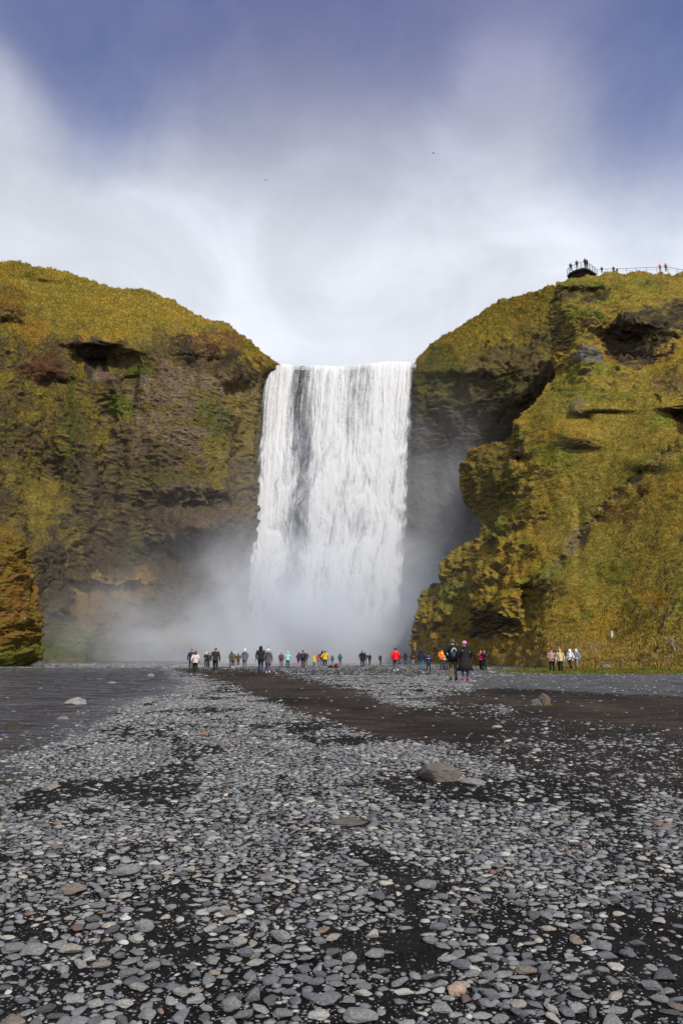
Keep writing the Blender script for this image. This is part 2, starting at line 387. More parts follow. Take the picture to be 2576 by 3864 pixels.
bz=ell(PX,PY,450,1010,200,270,JX*2,JY*2)*sstep(-.25,.25,fbm(x/4,y/4,z/3+9,4)); C=mixa(C,BROWN*.72,bz*(1-rock)*.7); C=mixa(C,OLIVE*.75,rock*sstep(.12,.35,fbm(x/3.2+5,y/3.2,z/2.4,4))*.8); C*=np.where(PX<640,1.12+.12*grassy,1.)[...,None]
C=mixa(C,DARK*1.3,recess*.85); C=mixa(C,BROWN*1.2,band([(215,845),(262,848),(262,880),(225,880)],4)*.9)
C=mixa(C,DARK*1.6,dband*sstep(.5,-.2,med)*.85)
for cx,cy,rx,ry,cc,a in [(278,930,24,18,GREEN*1.2,.7),(330,850,34,20,GREEN,.6),(362,845,18,14,RED*1.2,.4),(100,842,46,34,RED,.5),(12,690,44,32,RED*.9,.4),(500,785,60,18,RED*1.2,.4),(235,765,70,9,OCHRE*1.1,.5),(70,752,40,30,OCHRE*.9,.7),
  (485,930,16,44,GREEN*.9+OLIVE*.3,.55),(500,980,26,60,GREEN*.8,.6),(560,960,34,80,OLIVE,.55),(400,1100,100,14,GREEN*.8+OLIVE*.2,.45),(500,1060,30,60,OLIVE*1.1,.7),(160,980,16,120,GREEN*.8,.5),(110,1150,34,60,OLIVE*1.25,.6),(90,1200,26,70,OLIVE*1.25,.6),(170,1230,30,40,OLIVE*1.2,.5),
  (290,1330,70,16,STRAW*.62,.8),(310,1350,40,26,STRAW*.6,.7),(205,1375,46,36,STRAW*.62,.75),(250,1410,60,40,STRAW*.5,.6),(170,1480,120,26,GREEN*.85,.8),(330,1500,160,22,GREEN*.7,.6),(60,1090,50,50,OLIVE,.4),(150,700,80,50,OLIVE*1.2,.4),
  (560,1220,80,30,MUD,.6),(480,1290,140,60,MUD,.6),(200,1130,60,90,MUD,.35),(120,1420,50,60,MUD,.5),(1195,1000,40,50,GREEN*.7,.5),(1190,885,60,18,GREEN*.7,.6),(1000,880,60,70,GREEN*.62,.6),(1080,900,60,40,DIM*.8,.5)]:
    C=mixa(C,cc,br(ell(PX,PY,cx,cy,rx*1.15,ry*1.15,JX*1.1,JY*1.1))*a)
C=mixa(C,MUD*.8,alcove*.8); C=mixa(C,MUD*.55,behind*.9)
C*=np.clip(1+cav_shade*.15,.7,1.3)[...,None]  # crease shade painted into the colour: hollows darker, drier tussock tops lighter
# extend over the plateau behind the skyline, and down into the ground
ext=[]; last=P2[-1]; up=[]
for dy_,dz_ in((1.5,-.05),(4,-.4),(9,-1.2),(20,-3),(60,-9),(160,-22)):
    q=last.copy(); sc_=(last[:,1]+dy_)/last[:,1]; q[:,0]*=sc_; q[:,1]+=dy_; q[:,2]+=dz_; up.append(q)
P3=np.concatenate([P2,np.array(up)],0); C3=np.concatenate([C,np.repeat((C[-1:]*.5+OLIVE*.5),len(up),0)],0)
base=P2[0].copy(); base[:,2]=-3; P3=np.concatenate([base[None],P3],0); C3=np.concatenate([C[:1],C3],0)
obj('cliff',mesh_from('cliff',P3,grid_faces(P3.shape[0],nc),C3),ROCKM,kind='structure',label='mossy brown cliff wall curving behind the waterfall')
BACK=(P2,PX,PY,C); log('back cliff')
# ---------- front hill on the right
SIL=np.array([(628,1430),(632,1360),(640,1310),(650,1276),(668,1272),(700,1262),(760,1258),(800,1264),(850,1266),(885,1243),(912,1222),(940,1192),(985,1165),(1005,1150),(1012,1112),(1030,1078),(1060,1066),(1080,1062),(1110,1062),(1140,1068),(1160,1078),(1185,1094),(1205,1099),(1222,1098),(1240,1086),(1262,1052),(1275,1040),(1300,1020),(1330,1014),(1353,1008),(1362,990),(1378,978),(1400,964),(1425,962),(1440,958),(1470,950),(1490,944),(1515,943),(1560,940)],float)
hc=[(945,1512,118),(1100,1525,97),(1200,1530,82),(1350,1537,64),(1568,1548,50),(1800,1560,40),
(1262,700,119),(1258,760,118),(1266,850,114),(1190,940,113),(1150,1005,113),(1078,1030,116),(1062,1100,117),(1095,1190,114),(1040,1270,114),(1008,1355,115),(960,1420,117),
(1276,650,119),(1400,628,123),(1568,625,126),(1800,628,126),(1300,700,113),(1450,690,112),(1400,790,110),(1568,750,108),(1340,830,106),(1800,760,105),
(1250,950,104),(1400,900,100),(1568,860,94),(1800,860,88),(1200,1050,104),(1130,1100,111),(1300,1050,97),(1450,1000,91),(1568,1000,82),(1800,1000,74),
(1150,1250,101),(1250,1200,95),(1400,1200,84),(1568,1200,70),(1800,1200,60),(1060,1350,107),(1200,1350,91),(1350,1350,78),(1568,1350,60),(1800,1350,51),
(1000,1450,112),(1080,1440,100),(1180,1450,89),(1250,1450,80),(1400,1460,68),(1568,1460,54.5),(1800,1470,45)]
hf=rbf(hc)
nc2,nr2=760,860
V=np.linspace(0,1,nr2)[:,None]; U=np.linspace(0,1,nc2)[None,:]
def topy(x): return np.interp(x,[1270,1276,1310,1360,1430,1568,1800],[662,650,643,633,631,628,630])
def boty(x): return np.interp(x,[930,1100,1200,1350,1568,1800],[1514,1527,1532,1540,1550,1562])
yy=1545+(628-1545)*V
xl=np.interp(yy,SIL[:,0],SIL[:,1]); xl=np.where(yy<650,1276+0*yy,xl)
PX=xl+(1800-xl)*(U**1.0)
PY=boty(PX)+(topy(np.maximum(PX,1276))-boty(PX))*V
xl2=np.interp(PY[:,:1],SIL[:,0],SIL[:,1]); 
D=hf(PX,PY)
for b in [(1330,655,70,9,-2.0),(1345,672,60,12,2.0),(1450,790,70,30,4.0),(1480,740,70,14,-1.5),(1350,815,30,22,-2.2),(1420,820,60,14,2.5),(1300,800,30,40,1.2),(1560,690,26,14,-1.5),(1490,830,50,16,2.0),
 (1325,940,22,16,-2),(1345,962,16,10,2.0),(1395,950,45,6,1.0),(1400,938,60,9,-.7),(1560,960,34,30,5.0),(1540,935,30,8,-2),(1330,1000,50,26,-1.6),(1340,1035,40,9,.8),(1190,1000,24,40,-1.5),(1196,1055,14,10,3.5),(1130,1100,60,60,-1.5),
 (1480,1060,60,22,-1.2),(1480,1085,40,9,.7),(1140,1400,60,40,-2.2),(1085,1440,26,60,2.5),(1250,1330,60,22,-2),(1215,1390,18,50,3.5),(1180,1340,26,40,-1.2),(1330,1230,12,60,1.6),(1240,1250,40,20,-1),(1380,1330,30,20,.8),(1060,1340,24,70,1.5),(1100,1330,18,60,-1.2)]: dent(*b)
# gully running up to the right
gl=np.array([(1160,1430),(1230,1380),(1300,1270),(1350,1200),(1420,1130),(1480,1090),(1568,1010),(1800,900)],float)
gy=np.interp(PX,gl[:,0],gl[:,1])+fbm(PX/45.,PY/45.,3.,4)*26; gul=np.exp(-((PY-gy)/19.)**2)*sstep(-.5,.3,fbm(PX/30.,PY/30.,8.,3)+.1)*sstep(1200,1290,PX)
D=D+1.0*gul
P=at(PX,PY,D); JX,JY=jit(PX,PY)
rk=band([(1265,668),(1400,668),(1390,690),(1270,700)],4)*.9
rk2=band([(1375,780),(1420,720),(1500,710),(1568,690),(1800,690),(1800,740),(1568,770),(1530,810),(1470,845),(1420,835)],7)
rk3=band([(1315,815),(1340,797),(1365,800),(1390,838),(1320,832)],3)
rk4=band([(1300,925),(1330,918),(1345,945),(1340,968),(1312,960)],3)*.8
rk5=band([(1162,1000),(1205,1005),(1212,1050),(1180,1060),(1165,1030)],3)*.8
rk6=band([(1068,1400),(1110,1395),(1180,1420),(1180,1450),(1120,1470),(1075,1465)],5)
rk7=band([(1258,690),(1300,720),(1300,790),(1270,800),(1256,760)],6)*.7
cav_=band([(1535,950),(1600,930),(1800,930),(1800,1000),(1560,1000)],3)
rk8=band([(1290,1240),(1330,1205),(1345,1230),(1310,1290)],5)*.7
rock=np.clip(rk2+rk3+rk4+rk5+rk6+rk7+rk8,0,1)
grs=sstep(880,960,PY+JY)*sstep(1150,1260,PX-(PY-1000)*.12+JX*.8)
P2,dd,cav_shade=displace(P,(1.25-.85*grs),.85-.72*grs+.25*rock,.36-.20*grs,.10-.03*grs,rock,4.6)
# keep the foot on the ground line
ft=sstep(.0,.03,V)[...,None]; P2=P*(1-ft)+P2*ft
nn=normals(P2); nn*=np.sign(-nn[...,1:2]+1e-6); nzv=nn[...,2]
x,y,z=P2[...,0],P2[...,1],P2[...,2]
big=fbm(x/15,y/15,z/11,4); med=fbm(x/2.5+9,y/2.5,z/2.,3); fin=fbm(x/.9,y/.9,z/.6,3)
C=np.ones(P2.shape)*(OLIVE*1.08)
C=mixa(C,OCHRE*.95,sstep(-.15,.7,big+.35*fin)*.6); C=mixa(C,GREEN*1.25,sstep(.0,.6,fbm(x/11+9,y/11,z/7,4)+.15*fin)*.7)
C=mixa(C,np.array([.16,.065,.012]),sstep(.1,.6,fbm(x/4+3,y/4,z/3,3))*.35*(1-grs))
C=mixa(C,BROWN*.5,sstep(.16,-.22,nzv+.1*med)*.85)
C=mixa(C,STRAW*.8+GREEN*.2,sstep(1440,1500,PY+JY*.8-(PX>1350)*10)*sstep(-.5,.5,med+fin)*.8)
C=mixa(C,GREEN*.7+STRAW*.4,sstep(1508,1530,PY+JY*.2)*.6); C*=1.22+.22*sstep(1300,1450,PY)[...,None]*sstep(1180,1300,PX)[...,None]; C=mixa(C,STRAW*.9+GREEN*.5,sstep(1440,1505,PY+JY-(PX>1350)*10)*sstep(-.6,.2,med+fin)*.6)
C=mixa(C,BROWN*.95,gul*sstep(-.3,.4,med+.4)*.75); C=mixa(C,MUD,gul*sstep(.2,.6,fin)*.4)
C=mixa(C,DARK*1.4,np.clip(rk+rk2,0,1)*sstep(.6,-.1,med*.8)*.9); C=mixa(C,GREY*.8,rk2*sstep(.3,.7,fin)*.6)
C=mixa(C,GREY*1.3+.01,rk3*.9); C=mixa(C,BROWN*.9,np.clip(rk4+rk5+rk7*.6+rk8,0,1)*.8); C=mixa(C,MUD*1.1,rk6*.8); C=mixa(C,np.array([.05,.03,.012]),cav_*.9)
head=band([(1150,1005),(1112,1010),(1060,1060),(1060,1120),(1090,1190),(1110,1230),(1150,1180),(1170,1060)],8)
C=mixa(C,DIM,head*.65); C=mixa(C,GREEN*.8,ell(PX,PY,1165,1120,24,50,JX,JY)*.6); C=mixa(C,GREEN*.8,ell(PX,PY,1180,1010,24,26,JX,JY)*.6); C=mixa(C,GREEN*1.2,ell(PX,PY,1350,720,50,16,JX,JY)*.7)
C=mixa(C,np.array([.13,.05,.02]),ell(PX,PY,1420,1180,60,24,JX,JY)*.5); C=mixa(C,BROWN*.9,ell(PX,PY,1550,880,60,22,JX,JY)*.5)
C*=np.clip(1+cav_shade*.15,.7,1.3)[...,None]  # hill hollows darkened in the colour as crease shade, drier tussock tops lighter
# plateau behind the skyline and flank wrapping round the left edge
up=[]; last=P2[-1]
for dy_,dz_ in((1.5,-.05),(4,-.2),(9,-.8),(20,-2),(45,-5)):
    q=last.copy(); q[:,0]*=(last[:,1]+dy_)/last[:,1]; q[:,1]+=dy_; q[:,2]+=dz_; up.append(q)
P3=np.concatenate([P2,np.array(up)],0); C3=np.concatenate([C,np.repeat(C[-1:],len(up),0)],0)
base=P2[0].copy(); base[:,2]=-3; P3=np.concatenate([base[None],P3],0); C3=np.concatenate([C[:1],C3],0)
lf=[]
for dx_,dy_ in((40,38),(26,30),(15,20),(7,11),(2.6,5.5),(.7,2.)):
    q=P3[:,0].copy(); q[:,1]+=dy_; q[:,0]=q[:,0]*(1+dy_/P3[:,0,1])+dx_*(.3+0*q[:,0]); 
    q[:,0]+=fbm(q[:,1]/4,q[:,2]/4,dx_*1.,3)*1.2*(dy_>4); lf.append(q)
P4=np.concatenate([np.array(lf).transpose(1,0,2),P3],1); C4=np.concatenate([np.repeat(C3[:,:1],6,1),C3],1)
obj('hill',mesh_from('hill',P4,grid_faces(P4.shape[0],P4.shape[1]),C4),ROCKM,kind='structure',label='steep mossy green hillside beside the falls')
HILL=(P2,PX,PY,C,nn,rock); log('hill')
# ---------- near outcrop at the left edge
SO=np.array([(1185,-60),(1195,-16),(1205,-2),(1225,18),(1245,34),(1262,38),(1290,38),(1310,42),(1345,50),(1375,54),(1400,62),(1430,68),(1460,64),(1490,68),(1510,66),(1524,48),(1530,40)],float)
nr3,nc3=420,420
th=np.linspace(0,1,nc3)[None,:]; V=np.linspace(0,1,nr3)[:,None]
yy=1530+(1188-1530)*V; xr=np.interp(yy,SO[:,0],SO[:,1])
# plan: half ring from the right rim round the front to well outside the frame on the left
ang=th*math.pi*1.15-.35
Yc=88.0; R0=16.
rim=at(xr,yy,Yc)
cx_=rim[...,0]-R0*(1-.25*V)
P=np.stack(np.broadcast_arrays(cx_+R0*(1-.25*V)*np.cos(ang),Yc-R0*.62*np.sin(ang)+2,rim[...,2]+0*ang),-1).copy()
P=P[:,::-1]
P2,dd,cav_shade=displace(P,.7,.9,.42,.14,np.full(P.shape[:2],.3),3.2)
nn=normals(P2); x,y,z=P2[...,0],P2[...,1],P2[...,2]
med=fbm(x/2,y/2,z/1.5,4); fin=fbm(x/.6,y/.6,z/.5,3)
C=np.ones(P2.shape)*(OLIVE*.45+OCHRE*.18); C=mixa(C,np.array([.15,.065,.015]),sstep(-.3,.4,med)*.7); C=mixa(C,DARK*2,sstep(.35,.75,fbm(x/1.2+4,y/1.2,z/.8,4))*.8)
C=mixa(C,GREEN*.9,sstep(4.,.6,z+med)*.7); C=mixa(C,GREY*2.2,sstep(.62,.75,fin+.2*med)*.7)
C*=np.clip(1+cav_shade*.2,.7,1.3)[...,None]  # outcrop creases shaded through the vertex colour
top=P2[-1].copy(); cen=top.mean(0); caps=[top*(1-k)+cen*k+np.array([0,0,1.5*k]) for k in(.15,.4,.7,1.0)]
P3=np.concatenate([P2,np.array(caps)],0); C3=np.concatenate([C,np.repeat(C[-1:],4,0)],0)
base=P2[0].copy(); base[:,2]=-2.5; P3=np.concatenate([base[None],P3],0); C3=np.concatenate([C[:1],C3],0)
# close round the back
bk=P3[:,-1:].copy(); 
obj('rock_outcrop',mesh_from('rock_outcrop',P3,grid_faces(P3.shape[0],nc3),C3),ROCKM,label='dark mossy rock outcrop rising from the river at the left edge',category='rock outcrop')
log('outcrop')
# ---------------------------------------------------------------- ground sheet
def sinhgrid(n,mid,lo,hi,k):
    t=np.linspace(-1,1,n); s=np.sinh(t*k)/math.sinh(k); return np.where(s<0,mid+s*(mid-lo),mid+s*(hi-mid))
gx=sinhgrid(620,0,-900,900,6.6); gyv=np.concatenate([np.linspace(-60,-2,20),-2+np.sinh(np.linspace(0.02,1,620)*6.2)/math.sinh(6.2)*1200])
GX,GY=np.meshgrid(gx,gyv); GZ=gz(GX,GY)
GZ=np.where(GY>yfar(GX)+2,-.7,GZ)
sx_,sy_=proj(np.stack([GX,GY,GZ],-1))
jx=fbm(GX*.5,GY*.3,8.,4)*14; jy=fbm(GX*.5,GY*.3,9.,4)*5
BANDA=[(385,1532),(520,1536),(640,1543),(720,1560),(790,1578),(860,1598),(930,1618),(1010,1634),(1120,1650),(1220,1672),(1100,1695),(1000,1705),(930,1697),(850,1682),(760,1662),(680,1638),(610,1608),(540,1580),(500,1562),(430,1548)]
BANDB=[(930,1602),(1050,1590),(1200,1588),(1568,1600),(1900,1610),(1900,1730),(1568,1685),(1400,1668),(1250,1645),(1150,1625),(1050,1622),(960,1612)]
def inband(x,y,poly,s=1.0):
    z=np.zeros_like(x); a,b=proj(np.stack([x,y,z],-1))
    return pip(a+fbm(x*.5,y*.3,8.,4)*16*s,b+fbm(x*.5,y*.3,9.,4)*7*s,poly)&(y>1.5)
bandm=np.zeros(GX.shape)
for q in range(6):
    qx=GX+rng.normal(0,.35,GX.shape)*np.clip(GY/30,.1,1); qy=GY+rng.normal(0,1.2,GX.shape)*np.clip(GY/30,.1,1.5); bandm+=(inband(qx,qy,BANDA)|inband(qx,qy,BANDB))/6.
BSP=[(900,1625),(1050,1618),(1250,1640),(1568,1680),(1900,1720),(1900,1860),(1568,1830),(1250,1790),(1080,1740),(960,1685)]
bspm=inband(GX,GY,BSP,1.5).astype(float)
grav=sstep(28,36,GY-.0*GX)*(1-bandm)
dry=fbm(GX*.35,GY*.2,3.3,4)
SANDC=np.array([.0085,.0075,.0072]); BR=np.array([.040,.030,.024]); GRV=np.array([.06,.061,.064])
GC=np.ones(GX.shape+(3,))*SANDC
GC=mixa(GC,BR,bandm*sstep(-.7,.4,dry+.15)); GC=mixa(GC,BR*.6,bspm*.55); GC=mixa(GC,GRV*.65,grav*sstep(-.6,.4,dry+.3)*.9)
farr=inband(GX,GY,[(1000,1540),(1250,1535),(2600,1535),(2600,1640),(1900,1608),(1568,1600),(1200,1586),(1000,1582)],1.2).astype(float); farr=np.maximum(farr*sstep(-.9,.3,dry+.2),sstep(60,75,GY)*.6); GC=mixa(GC,np.array([.082,.083,.086]),farr*.9)
bed=sstep(.1,-.6,shore(GX,GY)); GC=mixa(GC,np.array([.060,.042,.020]),bed)
m,nt,out=new_mat('black_sand'); a_=N(nt,'ShaderNodeAttribute',attribute_name='Col'); tc=N(nt,'ShaderNodeTexCoord'); v=tc.outputs['Object']
fin_=N(nt,'ShaderNodeAttribute',attribute_name='fines'); n1=noise(nt,9,8,.7,v); vo=N(nt,'ShaderNodeTexVoronoi',{'Vector':v,'Scale':60,'Randomness':1}); vo2=N(nt,'ShaderNodeTexVoronoi',{'Vector':v,'Scale':14,'Randomness':1})
grit=mrange(nt,vo.outputs['Distance'],.5,.1,0,1); colv=N(nt,'ShaderNodeSeparateColor',{0:vo.outputs['Color']})
sel=mathn(nt,'MULTIPLY',grit,mrange(nt,colv.outputs[0],mathn(nt,'SUBTRACT',.8,mathn(nt,'MULTIPLY',fin_.outputs['Fac'],.5)),.95,0,1))
pb=mathn(nt,'MULTIPLY',mrange(nt,vo2.outputs['Distance'],.42,.3,0,1),mrange(nt,N(nt,'ShaderNodeSeparateColor',{0:vo2.outputs['Color']}).outputs[0],.72,.8,0,1))
nb=noise(nt,1.4,6,.65,N(nt,'ShaderNodeMapping',{'Vector':v,'Scale':(.6,1.6,1)}).outputs[0],.3); c1=N(nt,'ShaderNodeVectorMath',{0:a_.outputs['Color'],'Scale':mathn(nt,'MULTIPLY',mrange(nt,n1.outputs[0],.3,.7,.6,1.5),mrange(nt,nb.outputs[0],.35,.65,.6,1.45))},operation='SCALE')
c2=mixc(nt,mathn(nt,'MULTIPLY',sel,mathn(nt,'ADD',.12,mathn(nt,'MULTIPLY',fin_.outputs['Fac'],.8))),c1.outputs[0],(.13,.133,.137)); 
gatt=N(nt,'ShaderNodeAttribute',attribute_name='gravel')
c3=mixc(nt,mathn(nt,'MULTIPLY',pb,gatt.outputs['Fac']),c2,(.17,.172,.18))
hh=mathn(nt,'ADD',mathn(nt,'MULTIPLY',n1.outputs[0],.5),mathn(nt,'ADD',mathn(nt,'MULTIPLY',grit,.3),mathn(nt,'MULTIPLY',pb,1.0)))
bm=N(nt,'ShaderNodeBump',{'Strength':.8,'Distance':.03,'Height':hh})
p=N(nt,'ShaderNodeBsdfPrincipled',{'Base Color':c3,'Roughness':.95,'Specular IOR Level':.1,'Normal':bm.outputs[0]}); nt.links.new(p.outputs[0],out.inputs[0])
obj('ground',mesh_from('ground',np.stack([GX,GY,GZ],-1),grid_faces(*GX.shape),GC,extra={'gravel':np.maximum(grav,0),'fines':(1-bandm)*sstep(-.5,.4,fbm(GX*1.6,GY*1.2,61.,3))*sstep(0,.3,shore(GX,GY))}),m,kind='structure')
log('ground')
# ---------------------------------------------------------------- river
xs=np.concatenate([np.linspace(-120,-46,60)[:-1],np.linspace(-46,-14,260)[:-1],np.linspace(-14,0,170)[:-1],np.linspace(0,45,50)]); ys=np.concatenate([np.linspace(-60,0,20)[:-1],np.linspace(0,30,420)[:-1],np.linspace(30,90,520)[:-1],np.linspace(90,166,120)])
WX,WY=np.meshgrid(xs,ys); WZ=wz(WX,WY)+sstep(-.15,-1.6,shore(WX,WY))*((.45-np.abs(perlin(WX*.9+fbm(WX*.3,WY*.3,2.,2),WY*1.9,3.))*1.2)*.045+(.45-np.abs(perlin(WX*2.1,WY*4.,6.))*1.2)*.018)*np.where(WY>30,1.25,.8)+fbm(WX*.5,WY*.5,1.,3)*.03*sstep(20,60,WY)+fbm(WX*.25,WY*.4,5.,3)*.12*sstep(78,100,WY)
m,nt,out=new_mat('river_water'); tc=N(nt,'ShaderNodeTexCoord'); v=tc.outputs['Object']
mp=N(nt,'ShaderNodeMapping',{'Vector':v,'Scale':(.7,2.0,1)}); 
a=noise(nt,1.6,4,.6,mp.outputs[0],.8); b=noise(nt,6.5,3,.55,mp.outputs[0],.5)
hh=mathn(nt,'ADD',a.outputs[0],mathn(nt,'MULTIPLY',b.outputs[0],.35))
bm=N(nt,'ShaderNodeBump',{'Strength':1.0,'Distance':.17,'Height':hh})
gl_=N(nt,'ShaderNodeBsdfGlossy',{'Color':(.88,.93,.93,1),'Roughness':.19,'Normal':bm.outputs[0]})
fr=N(nt,'ShaderNodeFresnel',{'IOR':1.36})
tr=N(nt,'ShaderNodeBsdfTransparent',{'Color':(.62,.52,.40,1)}); df=N(nt,'ShaderNodeBsdfDiffuse',{'Color':(.045,.032,.016,1)})
md=N(nt,'ShaderNodeMixShader',{0:.28,1:tr.outputs[0],2:df.outputs[0]})
m1=N(nt,'ShaderNodeMixShader',{0:mathn(nt,'MULTIPLY',fr.outputs[0],mrange(nt,noise(nt,1.3,5,.65,N(nt,'ShaderNodeMapping',{'Vector':v,'Scale':(.5,1.6,1)}).outputs[0],.5).outputs[0],.30,.70,.50,.98)),1:md.outputs[0],2:gl_.outputs[0]})
foam=N(nt,'ShaderNodeBsdfDiffuse',{'Color':(.75,.8,.85,1)})
fa=N(nt,'ShaderNodeAttribute',attribute_name='foam'); fn=noise(nt,2.2,6,.7,N(nt,'ShaderNodeMapping',{'Vector':v,'Scale':(.6,2.5,1)}).outputs[0],.6)
ff=mathn(nt,'MULTIPLY',fa.outputs['Fac'],mrange(nt,fn.outputs[0],.53,.62))
m2=N(nt,'ShaderNodeMixShader',{0:ff,1:m1.outputs[0],2:foam.outputs[0]}); nt.links.new(m2.outputs[0],out.inputs[0])
foamv=sstep(72,84,WY)*sstep(122,100,WY)+.35*sstep(45,70,WY)*sstep(80,70,WY)
obj('river',mesh_from('river',np.stack([WX,WY,WZ],-1),grid_faces(*WX.shape),extra={'foam':foamv}),m,kind='structure')
# ---------------------------------------------------------------- waterfall
def fall_mat():
    m,nt,out=new_mat('falling_water'); al=N(nt,'ShaderNodeAttribute',attribute_name='dens'); tc=N(nt,'ShaderNodeTexCoord')
    mp=N(nt,'ShaderNodeMapping',{'Vector':tc.outputs['Object'],'Scale':(1.9,1.,.35)}); n=noise(nt,1.2,5,.62,mp.outputs[0],.3)
    mp2=N(nt,'ShaderNodeMapping',{'Vector':tc.outputs['Object'],'Scale':(1.,1.,.75)}); n2=noise(nt,3.2,5,.75,mp2.outputs[0],.2)
    f=mathn(nt,'ADD',al.outputs['Fac'],mathn(nt,'MULTIPLY',mathn(nt,'SUBTRACT',n.outputs[0],.5),.9)); f=mathn(nt,'ADD',f,mathn(nt,'MULTIPLY',mathn(nt,'SUBTRACT',n2.outputs[0],.5),.8))
    f=mathn(nt,'MINIMUM',mathn(nt,'MAXIMUM',f,0.0),.97)
    wc=mixc(nt,mrange(nt,f,.15,.85),(.40,.44,.49),(.93,.94,.95)); bm=N(nt,'ShaderNodeBump',{'Strength':.12,'Distance':.3,'Height':f})
    d=N(nt,'ShaderNodeBsdfDiffuse',{'Color':wc,'Normal':bm.outputs[0]}); t=N(nt,'ShaderNodeBsdfTranslucent',{'Color':wc})
    dt=N(nt,'ShaderNodeMixShader',{0:.35,1:d.outputs[0],2:t.outputs[0]}); tr=N(nt,'ShaderNodeBsdfTransparent')
    mx=N(nt,'ShaderNodeMixShader',{0:f,1:tr.outputs[0],2:dt.outputs[0]}); nt.links.new(mx.outputs[0],out.inputs[0]); return m
FM=fall_mat()
def curtain(seed,back,dens_add,nr=900,nc=420):
    T=np.linspace(0,1,nr)[:,None]; S=np.linspace(0,1,nc)[None,:]
    # top edge on the lip, then free fall outwards
    yt=1.6*fbm(S*14+seed,0*S,2.,3)+np.interp(S,[0,.1,.2,.35,.5,.65,.8,.9,1],[846,838,839,841,843,838,832,832,834])
    py=yt+(1512-yt)*T
    xl=np.interp(py,[832,845,930,1050,1150,1250,1340,1512],[612,611,599,590,583,572,562,556]); xr=np.interp(py,[832,900,1000,1200,1400,1512],[952,948,945,940,930,922])
    px=xl+(xr-xl)*S
    Y=154-back-3.5*np.sqrt(T+1e-4)*1.0-1.2*T
    P=at(px,py,Y); x,z=P[...,0],P[...,2]
    st=fbm(S*34+seed,T*2.2,seed*1.,4,.6); st2=fbm(S*120+seed,T*7,seed*2.,3,.6)
    # billows: noise sheared downwards with distance fallen, pointed at the bottom
    wS=S*15+fbm(S*6,T*5,seed+3.,2)*1.2; bl=fbm(wS,T*8.5-np.abs(2*(wS-np.floor(wS))-1)*.45,seed+9.,4,.6); bl2=fbm(S*60,T*26,seed+4.,3,.6)
    Tm=sstep(.08,.4,T)
    col_=np.interp(S,[0,.04,.12,.17,.2,.24,.29,.36,.45,.55,.60,.66,.72,.78,.86,.93,.97,1],[.50,.68,.92,.82,.40,.12,.40,.78,.86,.70,.58,.62,.78,1.,.82,.95,.82,.40])
    col_lo=np.interp(S,[0,.05,.12,.2,.25,.30,.34,.40,.5,.6,.7,.8,.9,.97,1],[.6,1.,1.05,.85,.40,.22,.55,.95,.9,.8,.85,.95,.95,.7,.2])
    base=col_*(1-Tm)+col_lo*Tm
    dens=base+.10+st*.38*(1-.3*Tm)+st2*.30*(1-.85*Tm)+bl*.60*Tm+bl2*.20*Tm+dens_add
    en=fbm(S*30,T*22,seed+7.,4)*.03*sstep(.03,.3,T); edge=sstep(0,.03+.03*T,S+st2*.015+en)*sstep(1,.965-.05*T,S+st2*.015+en)
    tf=sstep(1.02,.75,T+.0*S)*.5+.5
    dens=(dens-.12)*edge*tf
    out_=np.clip(dens,0,1.3)*.35+bl*.12*Tm+st*.12
    P=P+np.stack([fbm(S*30,T*9,seed+.5,2)*.25+0*out_,-out_,0*out_],-1)
    return mesh_from('waterfall',P,grid_faces(nr,nc),extra={'dens':np.clip(dens,0,1)})
wf=obj('waterfall',curtain(3.,0,.06),FM,kind='structure',label='wide white waterfall plunging over the cliff between two mossy slopes')
wb=obj('waterfall',curtain(11.,-1.6,-.10,600,300),FM,kind='structure')
# river above the lip
lx=np.linspace(610,955,60); a=at(lx,np.interp(lx,[610,650,780,870,955],[843,838,842,832,833]),155.); a[:,2]-=.3; rows=[a+np.array([0,-.6,-1.2]),a+np.array([0,-.3,-.1]),a+np.array([0,1,.02]),a+np.array([0,60,.3])]
obj('river_above_falls',mesh_from('river_above_falls',np.array(rows),grid_faces(4,60),extra={'dens':np.full((4,60),.55)}),FM,kind='structure')
log('falls')
# ---------------------------------------------------------------- spray
def mist(name,c0,c1,fn):
    mb=MB(); mb.box(((c0[0]+c1[0])/2,(c0[1]+c1[1])/2,(c0[2]+c1[2])/2),(c1[0]-c0[0],c1[1]-c0[1],c1[2]-c0[2]))
    m,nt,out=new_mat(name); g=N(nt,'ShaderNodeNewGeometry'); pos=g.outputs['Position']
    dens=fn(nt,pos)
    v=N(nt,'ShaderNodeVolumePrincipled',{'Color':MISTC,'Density':dens,'Anisotropy':0.0}); nt.links.new(v.outputs[0],out.inputs[1])
    o=mb.build(name,m,None,False,kind='stuff'); return o
def gauss(nt,pos,c,r,a,lo=0.0):
    s=N(nt,'ShaderNodeVectorMath',{0:pos,1:tuple(c)},operation='SUBTRACT'); d=N(nt,'ShaderNodeVectorMath',{0:s.outputs[0],1:tuple(r)},operation='DIVIDE')
    l=N(nt,'ShaderNodeVectorMath',{0:d.outputs[0]},operation='LENGTH').outputs['Value']
    e=mathn(nt,'POWER',2.718,mathn(nt,'MULTIPLY',mathn(nt,'MULTIPLY',l,l),-1.0)); return mathn(nt,'MULTIPLY',mathn(nt,'MAXIMUM',mathn(nt,'SUBTRACT',e,.02),0.0),a)
def mistf(nt,pos):
    nz=noise(nt,.075,5,.6,pos,.8)
    L=[gauss(nt,pos,*a) for a in MIST]; g=L[0]
    for q in L[1:]: g=mathn(nt,'MAXIMUM',g,q)
    return mathn(nt,'MULTIPLY',g,mrange(nt,nz.outputs[0],.32,.68,.2,1.8))
mist('spray',(-74,92,-1.2),(40,163,88),mistf)
